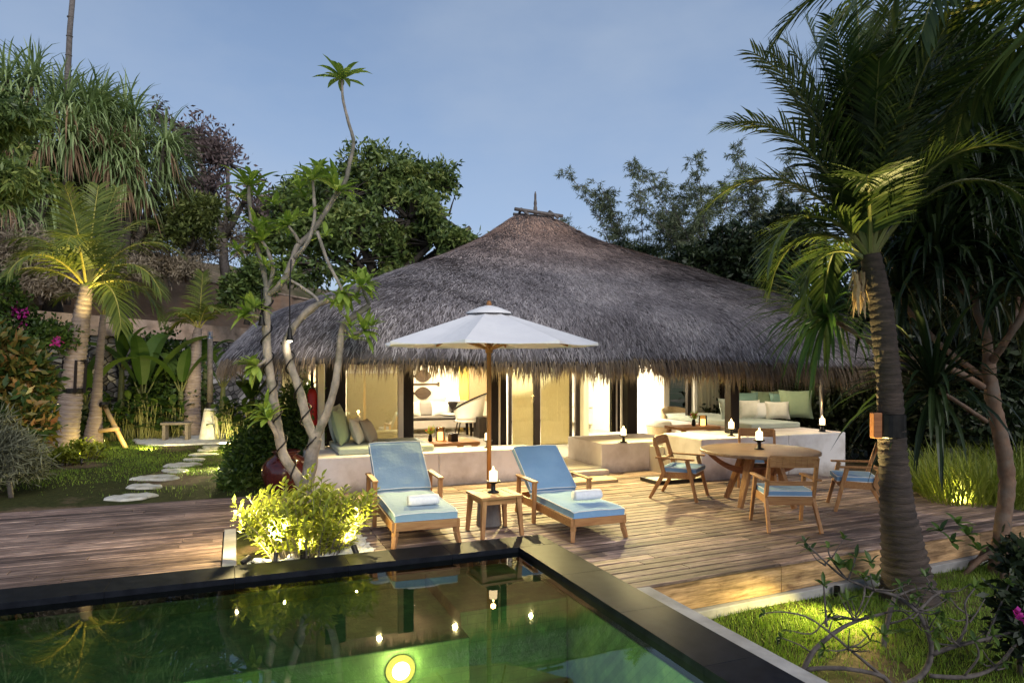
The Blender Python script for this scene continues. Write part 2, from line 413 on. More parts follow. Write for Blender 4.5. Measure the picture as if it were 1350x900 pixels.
# soil and lawn base
m, nt, out = newmat('lawn soil')
b = N(nt, 'ShaderNodeBsdfPrincipled'); b.inputs['Roughness'].default_value = .95; b.inputs['Specular IOR Level'].default_value = .1
f = noise_fac(nt, .5, 6, .65); f2 = noise_fac(nt, 14, 6, .7)
col = ramp(nt, f2, [(.3, (.02,.026,.008)), (.7, (.06,.062,.02))])
mr = N(nt, 'ShaderNodeMapRange'); mr.inputs[1].default_value = .52; mr.inputs[2].default_value = .62
nt.links.new(f, mr.inputs[0])
col = mixc(nt, mr.outputs[0], col, ramp(nt, f2, [(.3, (.10,.065,.04)), (.7, (.19,.135,.085))]))
nt.links.new(col, b.inputs['Base Color']); nt.links.new(bump(nt, f2, .6, .03), b.inputs['Normal'])
nt.links.new(b.outputs[0], out.inputs[0]); M['ground'] = m
M['hill'] = surf('dry hillside', (.10,.075,.045), (.24,.18,.115), 1, 1.2, 8, bmp=.8, bdist=.15, bscale=6, spec=.05, spot=(.35, (.05,.06,.022)))
M['earth'] = surf('brown earth bank', (.34,.20,.12), (.52,.34,.23), .95, 1.6, 8, stretch=(.5,.5,2), bmp=.7, bdist=.05, bscale=7, spec=.1, spot=(.8, (.34,.25,.18)))
M['terraceconc'] = surf('tan rendered wall', (.48,.33,.23), (.62,.46,.35), .9, 2.2, 7, bmp=.3, bdist=.02, bscale=14, spec=.15, spot=(1.3, (.2,.15,.11)))
# rubble stone
m, nt, out = newmat('rubble stone wall')
b = N(nt, 'ShaderNodeBsdfPrincipled'); b.inputs['Roughness'].default_value = .9; b.inputs['Specular IOR Level'].default_value = .2
tc = N(nt, 'ShaderNodeTexCoord')
mp = N(nt, 'ShaderNodeMapping'); mp.inputs['Scale'].default_value = (1,1,1.7); nt.links.new(tc.outputs['Object'], mp.inputs[0])
vo = N(nt, 'ShaderNodeTexVoronoi'); vo.inputs['Scale'].default_value = 3.2; nt.links.new(mp.outputs[0], vo.inputs['Vector'])
ve = N(nt, 'ShaderNodeTexVoronoi', feature='DISTANCE_TO_EDGE'); ve.inputs['Scale'].default_value = 3.2; nt.links.new(mp.outputs[0], ve.inputs['Vector'])
sep = N(nt, 'ShaderNodeSeparateColor'); nt.links.new(vo.outputs['Color'], sep.inputs[0])
col = ramp(nt, sep.outputs[0], [(0, (.10,.09,.085)), (.6, (.26,.235,.215)), (.85, (.42,.39,.36)), (1, (.66,.62,.58))])
mr = N(nt, 'ShaderNodeMapRange'); mr.inputs[1].default_value = .0; mr.inputs[2].default_value = .09; nt.links.new(ve.outputs['Distance'], mr.inputs[0])
col = mixc(nt, mr.outputs[0], (.03,.028,.022), col)
nt.links.new(col, b.inputs['Base Color']); nt.links.new(bump(nt, mr.outputs[0], .9, .06), b.inputs['Normal'])
nt.links.new(b.outputs[0], out.inputs[0]); M['rubble'] = m
# green pool stone (sukabumi) tiles
m, nt, out = newmat('green pool stone')
b = N(nt, 'ShaderNodeBsdfPrincipled'); b.inputs['Roughness'].default_value = .6
tc = N(nt, 'ShaderNodeTexCoord')
f = noise_fac(nt, 2.5, 6, .65); f2 = noise_fac(nt, 9, 4, .6)
f5 = noise_fac(nt, 7, 5, .7)
col = ramp(nt, f, [(.3, (.03,.065,.026)), (.55, (.08,.145,.055)), (.75, (.19,.26,.10))])
col = mixc(nt, .6, col, ramp(nt, f5, [(.35, (.4,.45,.4)), (.62, (1.0,1.0,.95)), (.75, (2.2,2.2,1.9))]), 'MULTIPLY')
wv = N(nt, 'ShaderNodeTexWave'); wv.inputs['Scale'].default_value = 1.6; wv.inputs['Distortion'].default_value = 9; wv.inputs['Detail'].default_value = 3
nt.links.new(tc.outputs['Object'], wv.inputs['Vector'])
sx_ = N(nt, 'ShaderNodeSeparateXYZ'); nt.links.new(tc.outputs['Object'], sx_.inputs[0])
def m2(op, a, b):
    q = N(nt, 'ShaderNodeMath', operation=op)
    for i_, x_ in enumerate((a, b)):
        if isinstance(x_, (int, float)): q.inputs[i_].default_value = x_
        else: nt.links.new(x_, q.inputs[i_])
    return q.outputs[0]
cb_ = N(nt, 'ShaderNodeCombineXYZ'); nt.links.new(m2('ADD', sx_.outputs[0], m2('MULTIPLY', sx_.outputs[1], .02)), cb_.inputs[0]); nt.links.new(m2('ADD', sx_.outputs[2], sx_.outputs[1]), cb_.inputs[1])
br = N(nt, 'ShaderNodeTexBrick'); br.inputs['Scale'].default_value = 3.3; br.inputs['Mortar Size'].default_value = .012
br.inputs['Color1'].default_value = (.85,.85,.85,1); br.inputs['Color2'].default_value = (1.05,1.05,1.05,1); br.inputs['Mortar'].default_value = (.66,.68,.66,1)
nt.links.new(cb_.outputs[0], br.inputs['Vector'])
col = mixc(nt, 1, col, br.outputs['Color'], 'MULTIPLY')
nt.links.new(col, b.inputs['Base Color']); nt.links.new(b.outputs[0], out.inputs[0]); M['poolstone'] = m
# pool water: a thin tinted, reflecting surface with faint ripples
m, nt, out = newmat('pool water')
t = N(nt, 'ShaderNodeBsdfTransparent'); t.inputs[0].default_value = (.74,.90,.68,1)
g = N(nt, 'ShaderNodeBsdfGlossy'); g.inputs['Roughness'].default_value = .015; g.inputs[0].default_value = (.95,.97,1,1)
fr = N(nt, 'ShaderNodeFresnel'); fr.inputs[0].default_value = 1.36
rf = noise_fac(nt, 1.6, 2, .5); bp = bump(nt, rf, .02, .02)
nt.links.new(bp, g.inputs['Normal']); nt.links.new(bp, fr.inputs['Normal'])
mr = N(nt, 'ShaderNodeMath', operation='MULTIPLY'); mr.inputs[1].default_value = 1.05; mr.use_clamp = True
nt.links.new(fr.outputs[0], mr.inputs[0])
mx = N(nt, 'ShaderNodeMixShader'); nt.links.new(mr.outputs[0], mx.inputs[0])
nt.links.new(t.outputs[0], mx.inputs[1]); nt.links.new(g.outputs[0], mx.inputs[2]); nt.links.new(mx.outputs[0], out.inputs[0])
M['water'] = m

grime(M['straw'], 5.25, 3.7, (1.25,.92,.70))

M['twig'] = surf('dark twig bark', (.05,.042,.038), (.13,.11,.10), .9, 18, 6, bmp=.6, bdist=.006, bscale=50)

M['tabletop'] = woodmat('greyed teak table top', (.13,.075,.045), (.36,.235,.15), 0, 2.2, rough=.5)

M['stepstone'] = surf('soiled pale stone', (.50,.48,.42), (.72,.70,.63), .95, 9, 7, bmp=.8, bdist=.02, bscale=30, spec=.15, spot=(4.5, (.30,.27,.19)))
# ------------------------------------------------------------ setting: ground, hill, pool, deck, paths
rng = random.Random(7)
def hz(x, y, s): return noise.noise(V((x*s, y*s, 3.7)))
def lawn_z(x, y):
    z = -.15 + .04*hz(x, y, .35)
    k = max(0, min(1, (x - 2.4)/.6))*max(0, min(1, (7.4 - y)/.6))
    return z*(1-k) + (-.38 + .05*hz(x, y, .6))*k
def build_ground():
    xs = [-400,-150,-70,-40,-28] + [-22 + i*.8 for i in range(31)] + [2.7, 3.2] + [3.6 + i*.4 for i in range(30)] + [16.5, 18,20,23,28,36,50,80,160,400]
    ys = [-150,-40,-15,-6,-2] + [i*.5 for i in range(13)] + [6.7, 7.1] + [7.5 + i*.7 for i in range(32)] + [31,34,38,44,55,80,150,300,500]
    mb = MB(); nx = len(xs)
    vs = []
    for y in ys:
        for x in xs:
            z = lawn_z(x, y)
            if x < 3.0 and y < 6.9: z = -2.6
            vs.append(V((x, y, z)))
    fs = [(j*nx+i, j*nx+i+1, (j+1)*nx+i+1, (j+1)*nx+i) for j in range(len(ys)-1) for i in range(nx-1)]
    mb.add(vs, fs)
    struct(mb.build('ground', M['ground'], smooth=True))
build_ground()

# boundary line of the garden on the left, running away from the viewer
BP = (-12.2, 16.5); BD = V((.217, .976)).normalized(); BN = V((-BD.y, BD.x))
def B(s, l, z): # s metres left of the line, l metres along it
    return W(BP[0] + BD.x*l + BN.x*s, BP[1] + BD.y*l + BN.y*s, z)
def hill_h(s, l):
    f = max(0, min(1, (95 - l)/60))
    base = 3.1 if s < 3.2 else 4.7
    h = base + 4.6*(1 - math.exp(-max(0, s-3.2)/7)) + .35*hz(s, l, .25) + .15*hz(s, l, .9)
    return h*f - .3*(1-f)
def build_hill():
    ss = [.25,.5,1,1.6,2.3,2.9,3.0,3.25,3.6,4.2,5,6,7,8.2,9.5,11,13,15,18,22,27,34,45,60]
    ls = [-16 + i*1.2 for i in range(75)] + [80,90,110]
    mb = MB(); n = len(ss)
    vs = [B(s, l, hill_h(s, l) if s > .3 else -.3) for l in ls for s in ss]
    mb.add(vs, [(j*n+i, j*n+i+1, (j+1)*n+i+1, (j+1)*n+i) for j in range(len(ls)-1) for i in range(n-1)])
    struct(mb.build('hill', M['hill'], smooth=True))
build_hill()
# garden retaining wall
wl = thing('retaining_wall', 'long rubble stone garden wall with tan rendered band along its top', 'wall')
def strip(mb, s0, s1, z0, z1, l0, l1, step=1.5, jit=0.0, seed=1):
    r = random.Random(seed); n = max(1, int((l1-l0)/step)); vs = []
    for i in range(n+1):
        l = l0 + (l1-l0)*i/n; j = r.uniform(-jit, jit)
        vs += [B(s0+j, l, z0), B(s1, l, z0), B(s1, l, z1), B(s0+j, l, z1)]
    fs = []
    for i in range(n):
        for k in range(4):
            fs.append((i*4+k, (i+1)*4+k, (i+1)*4+(k+1) % 4, i*4+(k+1) % 4))
    mb.add(vs, fs + [(0,1,2,3), (n*4+3,n*4+2,n*4+1,n*4)])
mb = MB(); strip(mb, -.05, .5, -.5, 2.7, -14, 60, .7, .06); mb.build('stone_face', M['rubble'], wl)
mb = MB(); strip(mb, -.16, .5, 2.7, 2.95, -14, 60); strip(mb, -.08, .5, 2.955, 3.25, -14, 60); mb.build('top_band', M['terraceconc'], wl)
wl2 = thing('terrace_wall', 'brown earth bank wall on the slope above the rendered garden wall', 'wall')
mb = MB(); strip(mb, 2.7, 3.6, 2.8, 5.25, -2, 40, .5, .08, 3); mb.build('earth_face', M['earth'], wl2)
mb = MB(); strip(mb, 2.62, 3.62, 5.255, 5.33, -2, 40, .9, .04, 4); mb.build('coping', M['terraceconc'], wl2)

# ---- pool
PX, PY = 3.13, 6.93          # outer far right corner of the black coping
IX, IY = 2.71, 6.52          # water's edge
mb = MB()
x = -14.0
while x < PX - .02:
    x1 = min(x + 1.0, PX); mb.span((x, IY, -.12), (x1 - .0015, PY, .02)); x = x1
y = IY - .004
while y > -4:
    y1 = y - 1.0; mb.span((IX, y1 + .0015, -.12), (PX, y, .02)); y = y1
struct(mb.build('pool_coping', M['copingstone'], bevel=.002, seg=1))
mb = MB()
y = 5.02
while y > -4:
    mb.span((PX + .003, y - 2.0 + .004, -.9), (PX + .17, y, .0)); y -= 2.0
struct(mb.build('kerb', M['concrete'], bevel=.01))
mb = MB()
mb.span((-14, IY, -1.6), (IX + .2, IY + .2, -.125))          # far wall
mb.span((IX, -4, -1.6), (IX + .2, IY - .003, -.125))          # right wall
mb.span((-14.2, -4, -1.8), (IX + .2, IY + .2, -1.603))        # floor
mb.span((-14.2, -4, -1.6), (-14.003, IY, -.125)); mb.span((-14, -4.2, -1.6), (IX, -4.003, -.125))
mb.span((-14, 5.12, -1.6), (1.715, IY - .003, -.24))          # bench, left
mb.span((1.72, 5.40, -1.6), (IX - .003, IY - .003, -.14))     # bench, right
mb.span((-14, 3.9, -1.6), (IX - .003, 5.115, -.80))           # lower step
struct(mb.build('pool_basin', M['poolstone'], bevel=.012))
mb = MB(); mb.add([V((-14,-4,-.03)), V((IX,-4,-.03)), V((IX,IY,-.03)), V((-14,IY,-.03))], [(0,1,2,3)])
struct(mb.build('pool_water', M['water']))

# ---- timber deck: one plank per board
def planks(mb, x0, x1, y0, y1, wid=.118, gap=.018, z=0.0, seed=0, holes=()):
    r = random.Random(seed); y = y0
    while y < y1 - .03:
        ye = min(y + wid, y1); x = x0 - r.uniform(0, 2)
        while x < x1:
            xe = x + r.uniform(2.0, 3.6)
            a, b = max(x, x0), min(xe, x1)
            segs = [(a, b)]
            for hx0, hx1, hy0, hy1 in holes:
                if ye > hy0 and y < hy1:
                    ns = []
                    for p, q in segs:
                        if q <= hx0 or p >= hx1: ns.append((p, q)); continue
                        if p < hx0: ns.append((p, hx0))
                        if q > hx1: ns.append((hx1, q))
                    segs = ns
            for p, q in segs:
                if q - p > .03:
                    dz = r.uniform(-.002, .002)
                    mb.span((p + .002, y, z - .028 + dz), (q - .002, ye, z + dz))
            x = xe
        y += wid + gap
BEDX0, BEDX1, BEDY0, BEDY1 = .02, 1.32, 6.935, 8.55
mb = MB(); planks(mb, -14, 1.45, PY + .004, 10.62, seed=3, holes=[(BEDX0 - .14, BEDX1, BEDY0 - .1, BEDY1)])
struct(mb.build('deck', M['deck'], bevel=.004, seg=1))
# right hand deck, its boards a touch off the pool's axis
import bmesh
ROT = R(3.2); PV = V((3.30, 5.03, 0))
mb = MB(); planks(mb, -3.2, 6.22, 0.0, 6.4, seed=11)
Mx = Matrix.Translation(PV) @ Matrix.Rotation(ROT, 4, 'Z')
mb.v = [Mx @ v for v in mb.v]
me = bpy.data.meshes.new('deck_right'); me.from_pydata(mb.v, [], mb.f)
def clipped(me, planes):
    bm = bmesh.new(); bm.from_mesh(me)
    for co, no in planes:
        r = bmesh.ops.bisect_plane(bm, geom=bm.verts[:] + bm.edges[:] + bm.faces[:], plane_co=co, plane_no=no, clear_outer=True)
        bmesh.ops.holes_fill(bm, edges=[e for e in r['geom_cut'] if isinstance(e, bmesh.types.BMEdge)], sides=0)
    return bm
bA = clipped(me, [((1.454,0,0), (-1,0,0)), ((PX+.004,0,0), (1,0,0)), ((0,PY+.004,0), (0,-1,0)), ((0,10.36,0), (0,1,0))])
mA = bpy.data.meshes.new('tmpA'); bA.to_mesh(mA)
bB = clipped(me, [((PX+.008,0,0), (-1,0,0)), ((0,10.6,0), (0,1,0))])
bB.from_mesh(mA)
mD = bpy.data.meshes.new('deck'); bB.to_mesh(mD); mD.materials.append(M['deck'])
o = bpy.data.objects.new('deck', mD); C.objects.link(o); struct(o)
b_ = o.modifiers.new('bevel', 'BEVEL'); b_.width = .004; b_.segments = 1; b_.limit_method = 'ANGLE'
def dk(u, v, z): return Mx @ V((u, v, z))
mb = MB()
for i in range(4):
    u0 = .02 + i*1.55
    mb.beam(dk(u0, .035, -.16), dk(u0 + 1.545, .035, -.16), .03, .25)
mb.beam(dk(6.2, .05, -.16), dk(6.2, 4.4, -.16), .03, .25)
struct(mb.build('deck_fascia', M['fascia'], bevel=.003, seg=1))
mb = MB(); mb.beam(dk(.0, .03, -.55), dk(6.3, .03, -.55), .14, .52); mb.beam(dk(6.26, .11, -.55), dk(6.26, 4.5, -.55), .12, .52)
struct(mb.build('deck_plinth', M['concrete'], bevel=.01))
mb = MB(); mb.beam((-14, 10.64, -.12), (1.4, 10.64, -.12), .03, .2); struct(mb.build('deck_fascia', M['fascia']))
# ---- planting bed in the deck
mb = MB()
n = 24
vs = []; 
for j in range(n+1):
    for i in range(n+1):
        x = BEDX0 + (BEDX1-BEDX0)*i/n; y = BEDY0 + (BEDY1-BEDY0)*j/n
        vs.append(V((x, y, -.06 + .03*hz(x, y, 3) + .015*hz(x, y, 9))))
mb.add(vs, [(j*(n+1)+i, j*(n+1)+i+1, (j+1)*(n+1)+i+1, (j+1)*(n+1)+i) for j in range(n) for i in range(n)])
struct(mb.build('planting_bed', M['ground'], smooth=True))
mb = MB(); mb.span((BEDX0 - .13, PY + .006, -.1), (BEDX0 - .004, BEDY1, .006)); struct(mb.build('kerb', M['concrete'], bevel=.008))
mb = MB()
for i in range(230):
    x = rng.uniform(1.0, 1.32) if i < 170 else rng.uniform(.1, 1.3); y = rng.uniform(PY + .03, 7.9) if i < 170 else rng.uniform(6.97, 7.2)
    r = rng.uniform(.02, .048)
    prof = [(.001, -.6*r), (r*.8, -.4*r), (r, 0), (r*.75, .45*r), (.001, .62*r)]
    mb.lathe(prof, 7, (x, y, -.035 + rng.uniform(0, .03)), Matrix.Rotation(rng.uniform(0, 6), 3, 'Z') @ Matrix.Diagonal((rng.uniform(.8,1.4), 1, 1)))
stuff(mb.build('pebbles', M['whitestone'], smooth=True), 'white pebbles around the lit planting bed', 'pebbles')

# ---- gravel circle with the garden shower, stepping stones
gc = G(256, 579, -.14)
mb = MB(); prof = []
vs = [V((gc.x, gc.y, -.10))]; 
for k in range(60):
    a = 2*PI*k/60; r = 1.45*(1 + .05*math.sin(5*a) + .03*math.sin(11*a + 1))
    vs.append(V((gc.x + r*math.cos(a), gc.y + r*math.sin(a), -.105)))
for k in range(60): 
    p = vs[1+k]; vs.append(V((gc.x + (p.x-gc.x)*1.03, gc.y + (p.y-gc.y)*1.03, -.22)))
mb.add(vs, [(0, 1+k, 1+(k+1) % 60) for k in range(60)] + [(1+k, 61+k, 61+(k+1) % 60, 1+(k+1) % 60) for k in range(60)])
struct(mb.build('gravel_circle', M['whitestone']))
stones = [(172,655,62,'nearest the deck'),(189,641,46,'second from the deck'),(206,629.5,58,'third from the deck'),(231,620,36,'fourth from the deck'),(240,612.5,46,'fifth from the deck'),
          (257,605.5,30,'sixth from the deck'),(268,599,38,'seventh from the deck'),(273,593.5,28,'eighth from the deck'),(281,589,34,'ninth from the deck, by the gravel circle')]
for i, (px, py, wpx, w_) in enumerate(stones):
    p = G(px, py, -.135); d = CF*2.03/(py - HZ); rx = wpx/2*d/CF
    mb = MB(); n = 22; r_ = random.Random(i*5 + 2); ph = [r_.uniform(0, 6) for _ in range(3)]
    ring = []
    for k in range(n):
        a = 2*PI*k/n; q = 1 + .10*math.sin(2*a + ph[0]) + .08*math.sin(3*a + ph[1]) + .05*math.sin(7*a + ph[2]) + r_.uniform(-.05, .05)
        ring.append((rx*q*math.cos(a), rx*.72*q*math.sin(a)))
    vs = [V((0,0,.022))] + [V((x*.90, y*.90, .020 + .006*math.sin(x*23 + y*17))) for x, y in ring] + [V((x, y, .004)) for x, y in ring] + [V((x, y, -.1)) for x, y in ring]
    fs = [(0, 1+k, 1+(k+1) % n) for k in range(n)]
    for q in (0, 1): fs += [(1+q*n+k, 1+(q+1)*n+k, 1+(q+1)*n+(k+1) % n, 1+q*n+(k+1) % n) for k in range(n)]
    mb.add(vs, fs); o = mb.build('stepping_stone', M['stepstone'])
    tag(o, 'pale stepping stone in the lawn, ' + w_, 'stepping stone', 'stepping stones across the lawn', p, -YAW + r_.uniform(-.3, .3))

# ---- sky and sun
w = bpy.data.worlds.new('World'); scn.world = w; w.use_nodes = True
nt = w.node_tree; nt.nodes.clear()
out = nt.nodes.new('ShaderNodeOutputWorld'); bg = nt.nodes.new('ShaderNodeBackground')
sk = nt.nodes.new('ShaderNodeTexSky'); sk.sky_type = 'NISHITA'; sk.sun_disc = False
SUN_EL, SUN_ROT = R(34), R(172)
sk.sun_elevation = SUN_EL; sk.sun_rotation = SUN_ROT; sk.air_density = 1.0; sk.dust_density = 2.0; sk.ozone_density = 2.0
tc = nt.nodes.new('ShaderNodeTexCoord')
mp = nt.nodes.new('ShaderNodeMapping'); mp.inputs['Scale'].default_value = (1,1,2.2); nt.links.new(tc.outputs['Generated'], mp.inputs[0])
nz = nt.nodes.new('ShaderNodeTexNoise'); nz.inputs['Scale'].default_value = 3.0; nz.inputs['Detail'].default_value = 6; nz.inputs['Roughness'].default_value = .55
nt.links.new(mp.outputs[0], nz.inputs['Vector'])
mr = nt.nodes.new('ShaderNodeMapRange'); mr.inputs[1].default_value = .3; mr.inputs[2].default_value = .75; mr.inputs[3].default_value = .80; mr.inputs[4].default_value = .95
cl = nt.nodes.new('ShaderNodeMapRange'); cl.inputs[1].default_value = .35; cl.inputs[2].default_value = .75; cl.inputs[3].default_value = 0; cl.inputs[4].default_value = .34
nt.links.new(nz.outputs['Fac'], cl.inputs[0])
nt.links.new(nz.outputs['Fac'], mr.inputs[0])
# thin high cloud greys the blue a little
sp = nt.nodes.new('ShaderNodeSeparateXYZ'); nt.links.new(tc.outputs['Generated'], sp.inputs[0])
gr = nt.nodes.new('ShaderNodeMapRange'); gr.inputs[1].default_value = -.02; gr.inputs[2].default_value = .55
nt.links.new(sp.outputs['Z'], gr.inputs[0])
cr = nt.nodes.new('ShaderNodeValToRGB')
SKYC = [(0, (4.2,5.0,6.0)), (.4, (2.65,3.65,5.4)), (.9, (1.5,2.25,3.7)), (1, (1.1,1.65,2.8))]
while len(cr.color_ramp.elements) < len(SKYC): cr.color_ramp.elements.new(.5)
for e, (p, c) in zip(cr.color_ramp.elements, SKYC): e.position = p; e.color = rgba(c)
nt.links.new(gr.outputs[0], cr.inputs[0])
mxw = nt.nodes.new('ShaderNodeMix'); mxw.data_type = 'RGBA'
nt.links.new(mr.outputs[0], mxw.inputs[0]); nt.links.new(sk.outputs[0], mxw.inputs[6]); nt.links.new(cr.outputs[0], mxw.inputs[7])
mxc = nt.nodes.new('ShaderNodeMix'); mxc.data_type = 'RGBA'; mxc.inputs[7].default_value = (3.75,4.3,5.0,1)
nt.links.new(cl.outputs[0], mxc.inputs[0]); nt.links.new(mxw.outputs[2], mxc.inputs[6])
nt.links.new(mxc.outputs[2], bg.inputs[0]); bg.inputs[1].default_value = .14
nt.links.new(bg.outputs[0], out.inputs[0])
sl = bpy.data.lights.new('sun', 'SUN'); sl.energy = 2.5; sl.angle = R(40); sl.color = (1,.96,.93)
so = bpy.data.objects.new('sun', sl); C.objects.link(so)
sd = V((math.sin(SUN_ROT)*math.cos(SUN_EL), math.cos(SUN_ROT)*math.cos(SUN_EL), math.sin(SUN_EL)))
so.rotation_euler = sd.to_track_quat('Z', 'Y').to_euler()

# ---- camera
cam = bpy.data.cameras.new('camera'); co = bpy.data.objects.new('camera', cam); C.objects.link(co)
co.location = (0, 0, CH); co.rotation_euler = (R(90), 0, -YAW)
cam.sensor_width = 36; cam.lens = CF/1350*36; cam.shift_y = (HZ - 450)/1350
cam.clip_start = .05; cam.clip_end = 2000
scn.camera = co
scn.view_settings.view_transform = 'Standard'; scn.view_settings.look = 'None'; scn.view_settings.exposure = 0; scn.view_settings.gamma = 1
cy = scn.cycles
cy.use_denoising = True
try: cy.denoiser = 'OPENIMAGEDENOISE'
except Exception: pass
cy.max_bounces = 8; cy.diffuse_bounces = 3; cy.glossy_bounces = 4; cy.transmission_bounces = 4; cy.transparent_max_bounces = 12
cy.caustics_reflective = False; cy.caustics_refractive = False; cy.sample_clamp_indirect = 4.0
# ------------------------------------------------------------ thatched villa
WARM = (1.0, .74, .40); WARM2 = (1.0, .87, .64)
house = thing('thatched_villa', 'low villa with a broad grey thatched hip roof and warmly lit open rooms', 'villa', (0,0,0))
EX0, EX1, EY0, EY1 = -.21, 13.9, 9.1, 22.0
AX, AY, AZ = 6.95, 15.65, 5.40
EZ = 2.40
rr = random.Random(21)
def roof_pt(th, t, under=False):
    """point of the thatch surface: th = direction from the apex, t = 0 at the ridge .. 1 at the eave"""
    c, s = math.cos(th), math.sin(th)
    a = (EX1 - AX) if c >= 0 else (AX - EX0); b = (EY1 - AY) if s >= 0 else (AY - EY0)
    q = (abs(c/a)**9 + abs(s/b)**9)**(-1/9)
    x, y = c*q*t, s*q*t
    x += .42*c*(1-t)**2                       # short ridge
    s_ = 1 - t
    h = s_ + .075*math.exp(-(t/.10)**2) - .012*math.sin(PI*min(1, s_/.9))
    z = EZ + (AZ - EZ)*h - .42*max(0, (t-.86)/.14)**2
    z -= .14*max(0, (AX + x - 6)/8)*t
    z += .05*noise.noise(V(((AX+x)*1.1, (AY+y)*1.1, 0))) * min(1, t*3)
    z += .045*noise.noise(V(((AX+x)*.35, (AY+y)*.35, 5))) * min(1, t*3)
    return V((AX + x, AY + y, z))
NT, NR = 220, 44
mb = MB(); vs = []
ts = [.004] + [((i+1)/NR)**.9 for i in range(NR)]
for t in ts:
    for k in range(NT): vs.append(roof_pt(2*PI*k/NT, t))
nr = len(ts)
for j, (t, dz) in enumerate(((1.0, -.10), (.985, -.14), (.93, -.10), (.80, -.2), (.55, -.25), (.25, -.3), (.004, -.4))):   # underside
    for k in range(NT):
        p = roof_pt(2*PI*k/NT, t); vs.append(p + V((0,0,dz)))
tot = nr + 7
fs = [(j*NT+k, j*NT+(k+1) % NT, (j+1)*NT+(k+1) % NT, (j+1)*NT+k) for j in range(tot-1) for k in range(NT)]
fs.append(tuple(range(NT)))
mb.add(vs, fs); mb.m = [0 if j < nr else 1 for j in range(tot-1) for k in range(NT)] + [0]
# loose straw lying down the slope
def straw(mb, p, dn, sd, L, w, lift):
    n = sd.cross(dn); n = n if n.z > 0 else -n
    d = (dn + n*lift).normalized()
    e = p + d*L
    mb.add([p - sd*w, p + sd*w, e + sd*(w*.3), e - sd*(w*.3)], [(0,1,2,3)])
ms = MB()
for i in range(200000):
    t = math.sqrt(rr.uniform(.0004, .985)); th = rr.uniform(PI*.80, PI*2.13) if rr.random() < .93 else rr.uniform(0, 2*PI)
    c, s = math.cos(th), math.sin(th)
    p = roof_pt(th, t); q = roof_pt(th, min(1, t+.02))
    dn = (q - p).normalized(); sd = dn.cross(V((0,0,1))).normalized()
    a = rr.gauss(0, .28); dd = (dn + sd*a).normalized(); s2 = dd.cross(V((0,0,1))).normalized()
    straw(ms, p + V((0,0,.01)), dd, s2, rr.uniform(.06, .24), rr.uniform(.004, .009), rr.uniform(-.02, .24)*rr.random())
roof = mb.build('roof', [M['thatch'], M['thatchin']], house, smooth=True)
ms.build('thatch_layer', M['straw'], roof)
# hanging fringe along the eaves
mf = MB()
def fringe(th, t, Lm):
    p = roof_pt(th, t) + V((0,0,-.01))
    q = roof_pt(th, .9); o = (p - V((AX, AY, p.z))); o.z = 0; o.normalize()
    sd = V((-o.y, o.x, 0))
    L = Lm*rr.uniform(.45, 1.0)
    d = (o*rr.uniform(.05, .55) + V((0,0,-1)) + sd*rr.gauss(0, .13)).normalized()
    w = rr.uniform(.004, .010)
    m_ = p + d*(L*.5); d2 = (d + V((0,0,-.5)) - o*.12).normalized(); e = m_ + d2*(L*.5)
    mf.add([p - sd*w, p + sd*w, m_ + sd*w*.8, m_ - sd*w*.8, e], [(0,1,2,3), (3,2,4)])
for i in range(46000):
    th = rr.uniform(PI*.86, PI*2.1)
    c, s = math.cos(th), math.sin(th)
    p = roof_pt(th, 1)
    t = rr.uniform(.93, 1.0)
    clump = .78 + .5*noise.noise(V((p.x*2.3, p.y*2.3, 1))) + .35*noise.noise(V((p.x*9, p.y*9, 2)))
    fringe(th, t, (.34 + .50*max(0, (p.x - 2)/12))*max(.35, clump) + (.12 if t > .975 else .22))
mf.build('thatch_fringe', M['strawgold'], roof)
# ridge timbers
mb = MB()
ap = V((AX, AY, AZ + .30))
mb.tube([ap + V((-.62,-.16,-.02)), ap + V((.66,-.20,-.10))], .045, 7); mb.tube([ap + V((-.5,.22,-.06)), ap + V((.6,.2,-.05))], .04, 7)
for x in (-.36, .42): mb.tube([ap + V((x,-.42,-.20)), ap + V((x,.05,.05)), ap + V((x*.95,.42,-.16))], .035, 7)
mb.build('ridge_pole', M['barkgrey'], roof, smooth=True)
mb = MB(); mb.lathe([(.05,-.25),(.05,.1),(.035,.14),(.045,.2),(.03,.3),(.03,.42),(.012,.5)], 8, ap); mb.build('finial', M['barkgrey'], roof, smooth=True)

WY = 11.85        # window plane
FZ = .12          # room floor
# interior floor
mb = MB()
mb.span((1.0, WY, -.1), (13.0, 21.0, FZ)); mb.span((4.62, 10.46, -.1), (5.9, WY - .003, FZ - .002)); mb.span((3.0, 10.9, -.1), (4.617, WY - .003, FZ - .004))
mb.build('floor', M['terrazzo'], house)
mb = MB(); mb.span((4.55, 10.30, -.05), (5.96, 10.455, .09)); mb.build('entry_step', M['plaster'], house, bevel=.008)
